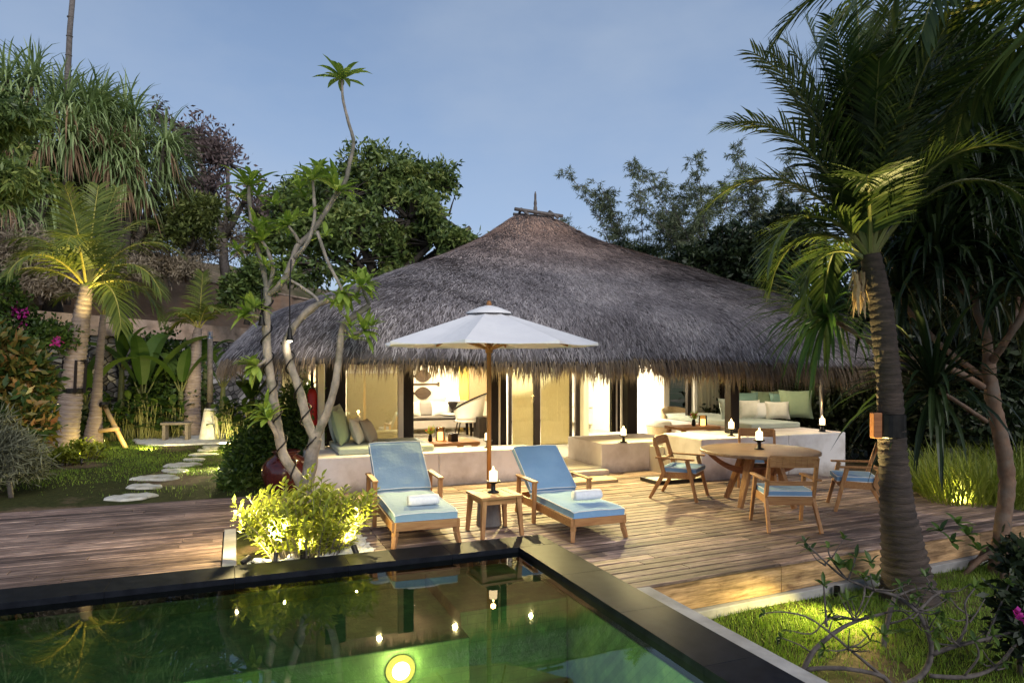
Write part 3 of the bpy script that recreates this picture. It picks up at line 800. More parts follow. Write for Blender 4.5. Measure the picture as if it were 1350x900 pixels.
# rendered ledges
LZ = .53
mb = MB(); mb.span((1.02, 10.36, -.1), (2.96, WY - .06, LZ)); mb.span((2.963, 10.36, -.1), (4.60, 10.88, LZ)); mb.build('ledge', M['plaster'], house, bevel=.02)
PLX0 = colX(925, 9.2)
mb = MB(); mb.span((5.92, 10.50, -.1), (7.62, WY - .05, LZ - .01)); mb.build('ledge', M['plaster'], house, bevel=.02)
PLX1 = colX(1115, 9.2)
PX1 = colX(982, 10.3)
mb = MB(); mb.span((PLX0, 9.2, -.1), (PX1, 10.3, .68)); mb.span((PX1 + .003, 9.2, -.1), (PLX1, 13.4, .682)); mb.build('terrace_platform', M['plaster'], house, bevel=.02)
mb = MB()
for k in range(3): mb.span((6.9, 9.55 + .34*k, -.1), (PLX0 - .004, 9.55 + .34*(k+1) - .003, .15 + .15*k))
mb.build('terrace_steps', M['terrazzo'], house, bevel=.008)

# walls of the rooms
BW = 18.2         # back wall of the living room
mb = MB()
mb.span((3.55, BW, FZ), (7.2, BW + .15, 3.45)); mb.span((2.6, BW, FZ), (3.547, BW + .15, 2.7))              # living room back
mb.span((1.05, WY + .1, FZ), (1.15, BW - 1.0, 2.55)); mb.span((1.153, BW - 1.1, FZ), (2.6, BW - 1.0, 2.5)); mb.span((2.5, BW - .997, FZ), (2.597, BW + .15, 2.65))
mb.build('wall', M['cream'], house)
mb = MB(); mb.beam((colX(651, 11.9), 11.9, 1.7), (colX(652, BW), BW - .05, 1.7), .08, 3.2); mb.build('wall', M['cream'], house)
mb = MB(); mb.span((colX(605, BW), BW - .04, FZ), (colX(618, BW), BW - .003, 3.2)); mb.build('wall_panel', M['yellowwall'], house)
mb = MB(); mb.span((9.2, 13.4, FZ), (9.35, 20.5, 3.9)); mb.span((5.78, 20.2, FZ), (9.2, 20.35, 4.2)); mb.build('wall', M['ivory'], house)
ZT = 2.75
def col_box(px0, px1, Y, z0, z1, mat, name, th=.12, parent=None, dy=0):
    mb = MB(); mb.span((colX(px0, Y), Y + dy, z0), (colX(px1, Y), Y + th + dy, z1)); return mb.build(name, mat, parent or house, bevel=.006, seg=1)
# --- facade left to right
col_box(419, 428, WY-.5, -.1, ZT, M['cream'], 'pillar', .3)
col_box(428.5, 456, WY, LZ, ZT, M['darkwood'], 'door', .06)
def blind(px0, px1, Y, z0, z1, mat='blind', name='roller_blind'):
    mb = MB(); x0, x1 = colX(px0, Y), colX(px1, Y); n = 6
    mb.span((x0, Y, z0), (x1, Y + .004, z1))
    o = mb.build(name, M[mat], house)
    m2 = MB(); m2.tube([(x0, Y - .012, z0), (x1, Y - .012, z0)], .014, 8); m2.build('hem_bar', M['blind'], o); return o
def pane(px0, px1, Y, z0, z1, mat='glass'):
    mb = MB(); mb.span((colX(px0, Y), Y, z0), (colX(px1, Y), Y + .008, z1)); return mb.build('window_pane', M[mat], house)
blind(457, 524, WY + .10, LZ, ZT); pane(456.5, 524.5, WY + .03, LZ, ZT, 'glassref')
col_box(525, 532, WY, LZ, ZT, M['ivory'], 'window_frame', .08)
col_box(532.6, 545.5, WY, LZ, ZT, M['darkwood'], 'post', .12)
YB = 11.2
col_box(647, 657, YB, FZ, ZT, M['darkwood'], 'post', .08)
col_box(657.5, 660, YB, FZ, ZT, M['cream'], 'window_frame', .06)
col_box(660.5, 668, YB, FZ, ZT, M['darkwood'], 'door', .06)
YE = 13.6         # recessed entry screen
col_box(664, 670, YE, FZ, ZT, M['ivory'], 'window_frame', .08)
col_box(670.5, 675, YE, FZ, ZT, M['darkwood'], 'post', .08)
blind(675.5, 704, YE + .08, FZ, ZT); pane(675.5, 704.5, YE + .02, FZ, ZT)
col_box(704.8, 712.5, YE, FZ, ZT, M['darkwood'], 'post', .10)
blind(713, 750.5, YE + .08, FZ + .02, ZT); pane(713, 750.8, YE + .02, FZ, ZT)
mb = MB()
xa, xb, xc_, xd = colX(751.5, YE), colX(753.5, YE), colX(758.5, YE), colX(764, YE)
mb.span((xa, YE - .03, FZ), (xb, YE + .05, ZT)); mb.span((xc_, YE - .03, FZ), (xd, YE + .05, ZT)); mb.span((xb + .002, YE - .028, FZ), (colX(770, YE), YE + .048, FZ + .16))
mb.build('door', M['darkwood'], house)
blind(764.5, 776, YE + .10, FZ + .1, ZT, 'sheer', 'sheer_curtain')
YG = 12.2
pane(776, 806, YG, LZ - .01, ZT)
col_box(806, 812, YG, LZ - .01, ZT, M['darkwood'], 'window_frame', .08)
col_box(812.3, 814.2, YG, LZ - .01, ZT, M['ivory'], 'window_frame', .06)
col_box(814.6, 818, YG, LZ - .01, ZT, M['darkwood'], 'window_frame', .08)
col_box(818.4, 827, YG + .2, LZ - .01, ZT, M['cream'], 'pillar', .12)
col_box(827.4, 840.5, WY - .1, LZ - .01, ZT, M['darkwood'], 'post', .2)
# white inner wall with the dark doorway right of it
YI = 14.6
col_box(838, 870, YI, FZ, 3.4, M['ivory'], 'wall', .12)
mb = MB(); mb.span((colX(838, YI), YI - .03, FZ), (colX(870, YI), YI - .004, FZ + .14)); mb.build('skirting', M['teakx'], house)
col_box(870.6, 880, YI - .3, FZ, 3.2, M['darkwood'], 'post', .15)
col_box(907, 912, 12.4, FZ, ZT, M['darkwood'], 'post', .10)
col_box(953, 960, 13.0, .68, ZT, M['darkwood'], 'post', .10)
col_box(963.5, 975, 9.75, .68, ZT - .3, M['darkwood'], 'post', .17)
# far dark side of the open lounge: rear thatch hanging, low railing
mb = MB(); y = 19.5
mb.beam((9.5, y, 1.75), (13.4, y, 1.75), .06, .05); mb.beam((9.5, y, 1.1), (13.4, y, 1.1), .06, .05)
for k in range(26): mb.beam((9.55 + k*.15, y, 1.12), (9.55 + k*.15, y, 1.73), .03, .03)
mb.build('railing', M['ivory'], house)
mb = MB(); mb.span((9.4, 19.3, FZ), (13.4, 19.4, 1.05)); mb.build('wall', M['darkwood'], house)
# curtains: pleated sheets
def curtain(px0, px1, Y, z0, z1, mat, nf=9, amp=.04, name='curtain'):
    x0, x1 = colX(px0, Y), colX(px1, Y); n = nf*8; mb = MB(); vs = []
    for j in range(9):
        z = z0 + (z1 - z0)*j/8
        for i in range(n+1):
            u = i/n
            vs.append(V((x0 + (x1-x0)*u, Y + amp*math.sin(u*nf*2*PI + .6*math.sin(j*.5)) * (1 - .2*j/8) + .012*math.sin(u*31), z)))
    mb.add(vs, [(j*(n+1)+i, j*(n+1)+i+1, (j+1)*(n+1)+i+1, (j+1)*(n+1)+i) for j in range(8) for i in range(n)])
    return mb.build(name, M[mat], house, smooth=True)
curtain(912.5, 919, 12.6, .3, ZT, 'whitefab', 2, .05)
curtain(921, 953, 13.2, .68, ZT, 'sheer', 7, .05)
curtain(856, 871, YI - .12, FZ + .02, 3.2, 'whitefab', 4, .03)
curtain(764.5, 785, 16.5, 1.6, 3.2, 'whitefab', 6, .05)
# steel post at the corner of the terrace, with its bracket
mb = MB(); p = V((colX(1084, 9.55), 9.55, .68)); mb.tube([p, p + V((-.05,0,1.75))], .032, 12)
mb.tube([p + V((-.13,-.05,1.45)), p + V((.02,-.05,1.45))], .018, 8); mb.tube([p + V((.03,-.02,1.42)), p + V((.16,-.02,1.42))], .02, 8)
mb.build('post', M['steel'], house, smooth=True)
mb = MB(); mb.lathe([(.055,0),(.055,.02),(.04,.03)], 12, p); mb.build('post_base', M['iron'], house)
# entrance mats belong to the deck, see furniture
# ceilings lamps and room lights
for (x, y, z, pw) in ((3.2, 13.6, 2.9, 620), (3.6, 15.6, 3.0, 560)):
    light('POINT', 'living_room_lamp', (x, y, z), pw, WARM2, .15)
light('POINT', 'hall_lamp', (6.7, 15.0, 2.3), 1000, WARM2, .15)
light('POINT', 'bedroom_lamp', (7.3, 16.5, 2.9), 75, (1,.88,.68), .15)
light('POINT', 'lounge_lamp_and_fill', (9.0, 13.9, 2.5), 95, WARM2, .1)
def downlight(x, y, z, pw, ang=112):
    t = light('SPOT', 'downlight', (x, y, z), pw, (1,.81,.33), .03, (x, y - 2.1, 0), ang, .8)
for px, y, pw in ((500, 10.62, 480), (600, 10.62, 800), (700, 10.6, 850), (840, 10.75, 760), (945, 9.5, 520), (1040, 9.5, 330)):
    downlight(colX(px, y), y, 2.28, pw)
for px, y in ((500, 10.62), (600, 10.62), (700, 10.6), (840, 10.75), (945, 9.5), (1040, 9.5)):
    mb = MB(); x = colX(px, y); mb.lathe([(.03, 2.42), (.03, 2.33), (.045, 2.325), (.045, 2.30)], 10, (x, y, 0)); mb.build('downlight_housing', M['steel'], house)

light('SPOT', 'entry_fill', (5.6, 12.3, 2.55), 760, WARM2, .06, (6.0, 13.7, .9), 120, .6)  # unseen spot added to brighten the entry blinds and floor

light('POINT', 'lounge_lamp_and_fill', (colX(1005, 10.9), 10.4, 2.15), 60, WARM2, .08)  # unseen fill added to brighten the terrace cushions
# ------------------------------------------------------------ furniture
fr = random.Random(5)
def pillow_bm(w, h, t, seed=0):
    """soft square cushion standing on its edge: x across, z up, y thickness"""
    r = random.Random(seed); mb = MB(); n = 12; o = []
    for sgn in (1, -1):
        vs = []
        for j in range(n+1):
            for i in range(n+1):
                u, v = i/n*2-1, j/n*2-1
                k = max(0, (1-abs(u)**2.6)*(1-abs(v)**2.6))**.55
                pin = 1 - .09*(1-abs(u)**2)*(abs(v)**3); pin2 = 1 - .09*(1-abs(v)**2)*(abs(u)**3)
                vs.append(V((u*w/2*pin2, sgn*t/2*k + .012*math.sin(u*4+seed)*k, h/2 + v*h/2*pin)))
        f = [(j*(n+1)+i, j*(n+1)+i+1, (j+1)*(n+1)+i+1, (j+1)*(n+1)+i) for j in range(n) for i in range(n)]
        mb.add(vs, f if sgn < 0 else [tuple(reversed(q)) for q in f])
    return mb
def pillow(p, w, h, t, mat, rz, tilt, label, group, seed=0):
    mb = pillow_bm(w, h, t, seed)
    Mt = Matrix.Rotation(tilt, 4, 'X')
    mb.v = [Mt @ v for v in mb.v]
    o = mb.build('cushion', M[mat], smooth=True)
    return tag(o, label, 'cushion', group, p, rz)
def slab_cushion(x0, x1, y0, y1, z0, z1, Mx=None, n=8):
    mb = MB(); mb.span((x0,y0,z0), (x1,y1,z1))
    if Mx is not None: mb.v = [Mx @ v for v in mb.v]
    return mb
# ---- sun loungers (y from foot to head)
def make_lounger(label):
    t = thing('sun_lounger', label, 'sun lounger', (0,0,0), 0, 'teak sun loungers facing the pool')
    hw = .345; zt = .27
    def leg(x, y, sp):
        mb = MB(); mb.beam((x, y, zt), (x + sp*.012, y - .01, .12), .06, .06, .055, .055); mb.beam((x + sp*.012, y - .01, .12), (x + sp*.035, y - .045, 0), .055, .055, .042, .042); return mb
    for x in (-1, 1):
        leg(x*(hw-.03), .05, x).build('leg', M['teak'], t, bevel=.005)
        mb = MB(); mb.beam((x*(hw-.03), 1.72, zt), (x*(hw-.01), 1.80, 0), .055, .055, .045, .045); mb.build('leg', M['teak'], t, bevel=.005)
    mb = MB()
    for x in (-1, 1): mb.span((x*hw - .018, .022, .17), (x*hw + .018, 1.86, .27))
    mb.span((-hw + .02, .0, .18), (hw - .02, .035, .27)); mb.span((-hw + .02, 1.82, .18), (hw - .02, 1.85, .26))
    for k in range(12): mb.span((-hw + .02, .09 + k*.105, .245), (hw - .02, .16 + k*.105, .262))
    mb.build('frame', M['teakx'], t, bevel=.004)
    ang = R(37); y0 = 1.30
    Mb = Matrix.Translation((0, y0, .27)) @ Matrix.Rotation(ang, 4, 'X')
    mb = MB()
    for x in (-1, 1): mb.span((x*(hw-.06) - .02, 0, -.02), (x*(hw-.06) + .02, .80, .015))
    for k in range(7): mb.span((-hw + .05, .03 + k*.11, .016), (hw - .05, .10 + k*.11, .03))
    mb.v = [Mb @ v for v in mb.v]; mb.build('backrest_frame', M['teakx'], t, bevel=.004)
    for x in (-1, 1):
        mb = MB()
        mb.span((x*(hw+.045) - .035, .98, .525), (x*(hw+.045) + .035, 1.62, .55))
        mb.beam((x*(hw+.045), 1.03, .525), (x*(hw+.045), 1.06, 0), .055, .055, .045, .045); mb.beam((x*(hw+.045), 1.57, .525), (x*(hw+.045), 1.60, .17), .05, .05)
        mb.build('armrest', M['teak'], t, bevel=.006)
    # cushions
    def cush(name, x0, x1, y0, y1, h, Mx, mat):
        mb = MB(); n, m_ = 10, 14; vs = []
        for j in range(m_+1):
            for i in range(n+1):
                u, v = i/n, j/m_
                e = min(u, 1-u)*(x1-x0); f_ = min(v, 1-v)*(y1-y0)
                dome = h*(1 - .16*math.exp(-(e/.05))) * (1 - .16*math.exp(-(f_/.05))) + .010*noise.noise(V((u*3, v*4, h*50 + y0)))
                vs.append(V((x0 + (x1-x0)*u, y0 + (y1-y0)*v, dome)))
        top = [(j*(n+1)+i, j*(n+1)+i+1, (j+1)*(n+1)+i+1, (j+1)*(n+1)+i) for j in range(m_) for i in range(n)]
        ring = [i for i in range(n+1)] + [(j*(n+1)+n) for j in range(1, m_+1)] + [m_*(n+1)+i for i in range(n-1, -1, -1)] + [j*(n+1) for j in range(m_-1, 0, -1)]
        k0 = len(vs)
        vs += [V((vs[i].x, vs[i].y, .002)) for i in ring]
        side = [(ring[a], k0+a, k0+(a+1) % len(ring), ring[(a+1) % len(ring)]) for a in range(len(ring))]
        mb.add([Mx @ v for v in vs], top + side + [tuple(k0+a for a in range(len(ring)))])
        o = mb.build(name, M[mat], t, smooth=False, bevel=.006)
        p = MB(); loop = [Mx @ (vs[i] + V((0,0,.001))) for i in ring]; p.tube(loop + [loop[0], loop[1]], .0055, 6, cap=False); p.build('piping', M['piping'], o, smooth=True)
        return o
    cush('seat_cushion', -hw + .012, hw - .012, .01, 1.31, .09, Matrix.Translation((0,0,.272)), 'blue')
    cush('backrest_cushion', -hw + .012, hw - .012, .06, .88, .085, Mb @ Matrix.Translation((0,0,.034)), 'blue')
    return t
L1 = make_lounger('teak sun lounger with pale grey blue cushion beside the lit bush')
c1 = V((1.86, 6.97, 0)); c2 = V((3.66, 6.52, 0))
L1.location = c1; L1.rotation_euler = (0,0,R(-2.5))
L2 = dup(L1, c2, R(-1), 'teak sun lounger with brighter blue cushion at the pool corner')
L2.scale = (.93,)*3
for ch in L2.children:
    if 'cushion' in ch.name and ch.type == 'MESH':
        ch.data = ch.data.copy(); ch.data.materials[0] = M['blue2']
def towel(p, rz, label):
    mb = MB(); L = .34; r = .062; n = 20
    for x in range(13):
        u = x/12*2-1
        for k in range(n):
            a = 2*PI*k/n; q = r*(1 - .10*abs(u)**6)*(1 + .05*noise.noise(V((u*3, math.cos(a)*2, math.sin(a)*2 + p[0]))))
            mb.v.append(V((u*L/2, q*1.08*math.cos(a), .06 + q*.95*math.sin(a))))
    for x in range(12):
        for k in range(n): mb.f.append((x*n+k, x*n+(k+1) % n, (x+1)*n+(k+1) % n, (x+1)*n+k)); mb.m.append(0)
    # rolled end: spiral cap
    for x, s in ((0, -1), (12, 1)):
        b = len(mb.v); mb.v.append(V((s*(L/2 - .012), 0, .06)))
        for k in range(n):
            f = (x*n+k, x*n+(k+1) % n, b); mb.f.append(f if s > 0 else tuple(reversed(f))); mb.m.append(0)
    o = mb.build('rolled_towel', M['towel'], smooth=True); tag(o, label, 'towel', 'rolled towels on the loungers', p, rz)
def onl(c, x, y, z): return Matrix.Translation(c) @ Matrix.Rotation(R(-2), 4, 'Z') @ V((x, y, z))
towel(onl(c1, .04, .36, .358), R(-1), 'white rolled towel on the pale grey blue lounger beside the bush')
towel(onl(c2, .04, .40, .358), R(-1), 'white rolled towel on the brighter blue lounger at the pool corner')
# ---- side table
st = thing('side_table', 'small square teak side table between the two loungers', 'side table', (2.72, 7.27, 0), R(2))
mb = MB(); w_ = .25
mb.span((-w_, -w_, .42), (-.165, w_, .45)); mb.span((.165, -w_, .42), (w_, w_, .45)); mb.span((-.163, -w_, .42), (.163, -.17, .45)); mb.span((-.163, .17, .42), (.163, w_, .45))
for k in range(4): mb.span((-.161 + k*.0815, -.168, .422), (-.161 + k*.0815 + .077, .168, .447))
mb.build('tabletop', M['teakx'], st, bevel=.004)
mb = MB(); mb.span((-.2, -.215, .36), (.2, -.195, .418)); mb.span((-.2, .195, .36), (.2, .215, .418)); mb.span((-.215, -.19, .361), (-.195, .19, .418)); mb.span((.195, -.19, .361), (.215, .19, .418)); mb.build('apron', M['teakx'], st)
for x in (-1, 1):
    for y in (-1, 1):
        mb = MB(); mb.beam((x*.205, y*.205, .419), (x*.235, y*.235, 0), .058, .058, .04, .04, up=(0,1,0)); mb.build('leg', M['teak'], st, bevel=.004)
# ---- parasol
ub = V((2.80, 7.66, 0))
um = thing('parasol', 'large off white canvas parasol on a varnished wooden pole', 'parasol', ub)
mb = MB(); mb.lathe([(.155,0),(.15,.02),(.13,.36),(.12,.385),(.02,.39)], 28); mb.build('base', M['basecast'], um, smooth=False, bevel=.01)
mb = MB(); mb.lathe([(.027,.39),(.027,2.1),(.024,2.5)], 16); mb.build('pole', M['pole'], um, smooth=True)
mb = MB(); mb.lathe([(.04,2.03),(.045,2.05),(.045,2.10),(.04,2.12)], 16); mb.build('hub', M['pole'], um, smooth=True)
mb = MB(); n = 8; RZ = [(.02, 2.545), (.22, 2.485), (.55, 2.37), (.90, 2.25), (1.19, 2.15)]
def upt(k, f, r, z):   # canopy sags between ribs
    a = 2*PI*(k + f)/n + .25
    q = r*math.cos(PI/n)/math.cos((f-.5)*2*PI/n) * (1 - .03*math.sin(PI*f)*r/1.3)
    return V((q*math.cos(a)/math.cos(PI/n), q*math.sin(a)/math.cos(PI/n), z - .045*math.sin(PI*f)*(r/1.3)))
m_ = 5
vs = []; fs = []
for j, (r, z) in enumerate(RZ + [(1.193, 2.115)]):
    for k in range(n):
        for i in range(m_):
            p = upt(k, i/m_, r, z)
            if j == len(RZ): p = V((p.x, p.y, z + .03*math.sin(PI*i/m_)*0))
            vs.append(p)
NN = n*m_
for j in range(len(RZ)):
    for k in range(NN): fs.append((j*NN+k, (j+1)*NN+k, (j+1)*NN+(k+1) % NN, j*NN+(k+1) % NN))
mb.add(vs, fs); o = mb.build('canopy', M['canvas'], um)
sol = o.modifiers.new('cloth', 'SOLIDIFY'); sol.thickness = .004
mb = MB(); vs = []
for j, (r, z) in enumerate(((.015, 2.60), (.12, 2.575), (.26, 2.52), (.27, 2.495))):
    for k in range(24): a = 2*PI*k/24; vs.append(V((r*math.cos(a), r*math.sin(a), z)))
mb.add(vs, [(j*24+k, (j+1)*24+k, (j+1)*24+(k+1) % 24, j*24+(k+1) % 24) for j in range(3) for k in range(24)]); mb.build('vent', M['canvas'], o, smooth=True)
mb = MB(); mb.lathe([(.03,2.58),(.032,2.62),(.02,2.65),(.001,2.655)], 12); mb.build('finial', M['pole'], um, smooth=True)
for k in range(8):
    a = 2*PI*k/8 + .25; c_, s_ = math.cos(a)/math.cos(PI/8), math.sin(a)/math.cos(PI/8)
    mb = MB(); mb.beam((.03*c_, .03*s_, 2.50), (1.14*c_, 1.14*s_, 2.14), .018, .028); mb.beam((.035*c_, .035*s_, 2.08), (.62*c_, .62*s_, 2.305), .016, .022); mb.build('rib', M['teakx'], um)
# ---- candle holders
def make_candle(label, p, iron=True):
    t = thing('candle_holder', label, 'candle', p, 0, 'lit candles in black goblet holders'); t.scale = (1.3, 1.3, 1.15)
    mb = MB(); mb.lathe([(.05,0),(.052,.008),(.022,.02),(.018,.07),(.022,.085),(.058,.10),(.062,.112),(.05,.115),(.05,.105)], 20); mb.build('stand', M['iron'], t, smooth=True)
    mb = MB(); mb.lathe([(.034,.106),(.036,.15),(.035,.205),(.028,.212),(.012,.206)], 18); mb.build('candle', M['wax'], t, smooth=True)
    mb = MB(); mb.lathe([(.001,.206),(.008,.216),(.010,.226),(.005,.243),(.001,.256)], 8); mb.build('flame', M['flame'], t, smooth=True)
    return t
cpos = [(V((2.72, 7.30, .45)), 'lit candle on the side table between the loungers'),
        (G(441, 587, LZ), 'lit candle on the left end of the ledge beside the cushions'),
        (G(643, 590, LZ), 'lit candle on the ledge behind the parasol pole'),
        (G(822, 583, LZ - .01), 'lit candle at the foot of the dark post by the bedroom'),
        (G(964, 574.5, .68), 'lit candle in front of the dark post on the lounge terrace'),
        (G(1084, 569, .68), 'lit candle at the foot of the steel post'),
        (V((6.68, 7.47, .735)), 'lit candle on the round dining table')]
proto = None
for p, lab in cpos:
    if proto is None: proto = make_candle(lab, p)
    else: dup(proto, p, 0, lab)
    light('POINT', 'candle_light', p + V((0,0,.33)), 2.2, (1,.55,.2), .03)
# ---- dining table
TC = V((6.66, 7.45, 0))
dt = thing('dining_table', 'round teak dining table on splayed legs with curved braces', 'dining table', TC, R(-25))
mb = MB(); mb.lathe([(.001,.735),(.77,.735),(.785,.728),(.785,.70),(.765,.69),(.001,.69)], 56); mb.build('tabletop', M['tabletop'], dt)
for k in range(4):
    a = PI/2*k + PI/4; c_, s_ = math.cos(a), math.sin(a)
    mb = MB(); mb.beam((.22*c_, .22*s_, .688), (.50*c_, .50*s_, 0), .08, .12, .06, .06, up=(s_, -c_, 0)); mb.build('leg', M['teak'], dt, bevel=.008)
    mb = MB(); pts = []
    for i in range(9):
        u = i/8; r = .12 + .56*u; z = .44 + .245*u**2.2; pts.append((r, z))
    for i in range(8):
        r0, z0 = pts[i]; r1, z1 = pts[i+1]
        b = a + PI/4
        mb.beam((r0*math.cos(b), r0*math.sin(b), z0), (r1*math.cos(b), r1*math.sin(b), z1), .05, .10 - .05*i/8, None, .10 - .05*(i+1)/8)
    mb.build('brace', M['teakred'], dt)
mb = MB(); mb.span((-.16,-.16,.40), (.16,.16,.52)); mb.build('hub', M['teakred'], dt, bevel=.01)
# ---- dining chairs (facing +y)
def make_chair(label):
    t = thing('dining_chair', label, 'armchair', (0,0,0), 0, 'teak armchairs around the dining table')
    for x in (-1, 1):
        mb = MB(); mb.beam((x*.285, .17, .565), (x*.30, .31, 0), .04, .055, .035, .04, up=(0,1,0)); mb.build('front_leg', M['teak'], t, bevel=.005)
        mb = MB(); mb.beam((x*.265, -.305, .845), (x*.265, -.16, .36), .035, .05, .04, .06, up=(0,1,0)); mb.beam((x*.265, -.16, .37), (x*.29, -.36, 0), .04, .06, .035, .04, up=(0,1,0)); mb.build('rear_leg', M['teak'], t, bevel=.005)
        mb = MB(); mb.beam((x*.295, -.27, .585), (x*.295, .27, .578), .065, .024); mb.build('armrest', M['teak'], t, bevel=.006)
        mb = MB(); mb.beam((x*.255, -.17, .335), (x*.265, .24, .355), .03, .09); mb.build('side_rail', M['teakx'], t, bevel=.004)
    mb = MB(); mb.beam((-.265, .235, .355), (.265, .235, .355), .03, .085); mb.build('front_rail', M['teakx'], t, bevel=.004)
    mb = MB(); mb.beam((-.255, -.19, .33), (.255, -.19, .33), .03, .085); mb.build('rear_rail', M['teakx'], t, bevel=.004)
    mb = MB()
    pts = [V((-.265 + .53*i/8, -.305 - .035*math.sin(PI*i/8), .80)) for i in range(9)]
    for i in range(8): mb.beam(pts[i], pts[i+1], .028, .13)
    mb.build('top_rail', M['teakx'], t, bevel=.003)
    mb = MB(); mb.beam((-.25, -.225, .54), (.25, -.225, .54), .022, .05); mb.build('back_slat', M['teakx'], t, bevel=.003)
    mb = MB(); mb.span((-.265, -.20, .385), (.265, .29, .455)); o = mb.build('seat_cushion', M['blue2'], t, bevel=.022, seg=3)
    p = MB(); r = [(-.26,-.195,.452),(.26,-.195,.452),(.26,.285,.452),(-.26,.285,.452)]
    for z in (.449, .391): p.tube([(a[0], a[1], z) for a in r] + [(r[0][0], r[0][1], z)], .0065, 6, cap=False)
    p.build('piping', M['piping'], o)
    mb = MB(); mb.span((-.25,-.19,.368), (.25,.25,.382)); mb.build('seat_deck', M['teakx'], t)
    return t
ch = make_chair('teak armchair left of the dining table, seen from its side')
ch.location = (5.93, 8.22, 0); ch.rotation_euler = (0,0,R(-52-90))
dup(ch, (5.99, 6.28, 0), R(65-90), 'teak armchair with its back to the pool, nearest of the four')
dup(ch, (7.62, 6.70, 0), R(142-90), 'teak armchair partly hidden by the right palm trunk')
dup(ch, (7.62, 8.55, 0), R(232-90), 'teak armchair behind the table, only its backrest showing')
# ---- mats
m1 = V((5.22, 9.82, .003))
mb = MB()
mb.span((-.52,-.2,0), (.52,.2,.05)); o = mb.build('door_mat', M['rattan'], bevel=.012); tag(o, 'thick woven coir mat in front of the entry step', 'door mat', None, m1, R(0))
fp = V((6.62, 9.40, .003))
ft = thing('foot_mat', 'pale mat in a black frame at the foot of the terrace steps', 'door mat', fp)
mb = MB(); mb.span((-.46,-.24,0), (.46,-.2,.055)); mb.span((-.46,.2,0), (.46,.24,.055)); mb.span((-.46,-.197,0), (-.42,.197,.055)); mb.span((.42,-.197,0), (.46,.197,.055)); mb.build('frame', M['iron'], ft)
mb = MB(); mb.span((-.418,-.198,.004), (.418,.198,.048)); mb.build('pad', M['linen'], ft)
# ---- jar
jp = G(377, 652, 0)
mb = MB(); mb.lathe([(.001,.0),(.17,.0),(.20,.03),(.30,.17),(.345,.32),(.33,.44),(.25,.54),(.175,.585),(.165,.60),(.20,.63),(.205,.645),(.18,.648),(.15,.60),(.14,.50),(.001,.48)], 40)
tag(mb.build('garden_jar', M['jar'], smooth=True), 'round oxblood glazed jar behind the frangipani trunk', 'jar', None, jp)
# ---- left daybed: mattress and cushions
mx0, mx1 = 1.45, 2.93
mb = MB(); mb.span((0,0,0), (mx1 - mx0, 1.2, .10)); tag(mb.build('mattress', M['seafoam'], bevel=.03, seg=3), 'thin sea foam mattress on the left ledge', 'mattress', None, (mx0, 10.52, LZ + .002))
z = LZ + .102
gl = 'scatter cushions on the left daybed'
pillow((1.62, 11.05, z), .62, .58, .22, 'sage', R(70), R(-14), 'large sage green cushion with a pale seam at the front of the daybed', gl, 1)
pillow((1.60, 11.45, z), .66, .62, .2, 'seafoam', R(66), R(-10), 'pale blue green cushion behind the large sage one', gl, 2)
pillow((1.90, 11.10, z), .48, .44, .18, 'linen', R(66), R(-20), 'natural linen cushion leaning on the large sage one', gl, 3)
pillow((2.10, 11.16, z), .46, .42, .16, 'taupe', R(64), R(-26), 'small taupe cushion with white edge, foremost of the daybed cushions', gl, 4)
mb = MB(); mb.span((-.24,-.16,0), (.24,.16,.02)); mb.span((-.2,-.1,.021), (.2,.12,.03)); tag(mb.build('folded_throw', M['seafoam'], bevel=.008), 'folded pale throw on the left daybed mattress', 'throw', None, (2.55, 11.3, z), R(10))
# ---- fire extinguisher
fx = thing('fire_extinguisher', 'red fire extinguisher beside the left corner pillar', 'fire extinguisher', (colX(412, WY - .4), WY - .4, .62))
mb = MB(); mb.lathe([(.001,.30),(.07,.30),(.078,.33),(.078,.80),(.06,.86),(.025,.89)], 18); mb.build('cylinder', M['red'], fx, smooth=True)
mb = MB(); mb.lathe([(.022,.89),(.022,.95),(.03,.95),(.03,.98)], 12); mb.beam((0,0,.97), (.08,-.04,1.0), .02, .012); mb.build('valve', M['iron'], fx)
mb = MB(); mb.span((-.05,.05,.0), (.05,.09,.9)); mb.build('bracket', M['iron'], fx)
mb = MB(); mb.tube([(.0,.07,-.8), (.0,.07,1.5)], .022, 8); mb.build('stand', M['iron'], fx)
# ---- living room
SX, SY = colX(532, 16.9), 17.1
so_ = thing('sofa', 'low taupe sofa against the cream wall with paddles', 'sofa', (SX, SY, FZ))
mb = MB(); mb.span((0,0,.12), (2.0,.85,.42)); mb.build('seat', M['taupe'], so_, bevel=.04, seg=3)
mb = MB(); mb.span((0,.62,.425), (.98,.9,.80)); mb.build('back_cushion', M['taupe'], so_, bevel=.05, seg=3)
mb = MB(); mb.span((1.0,.62,.425), (1.98,.9,.80)); mb.build('back_cushion', M['taupe'], so_, bevel=.05, seg=3)
mb = MB()
for x in (.08, 1.92):
    for y in (.08, .78): mb.span((x-.03,y-.03,0), (x+.03,y+.03,.118))
mb.build('feet', M['darkwood'], so_)
pillow((SX+.38, SY+.42, FZ+.425), .46, .42, .16, 'linen', 0, R(-18), 'linen cushion on the left side of the taupe sofa', 'cushions on the living room sofa', 5)
pillow((SX+1.15, SY+.40, FZ+.425), .52, .40, .16, 'whitefab', 0, R(-18), 'white cushion in the middle of the taupe sofa', 'cushions on the living room sofa', 6)
pillow((SX+1.68, SY+.44, FZ+.425), .34, .34, .14, 'seafoam', 0, R(-18), 'small grey green cushion at the sofa end next to the lamp', 'cushions on the living room sofa', 7)
bt = thing('bench_table', 'long dark bench table in front of the taupe sofa', 'bench', (SX, SY - .95, FZ))
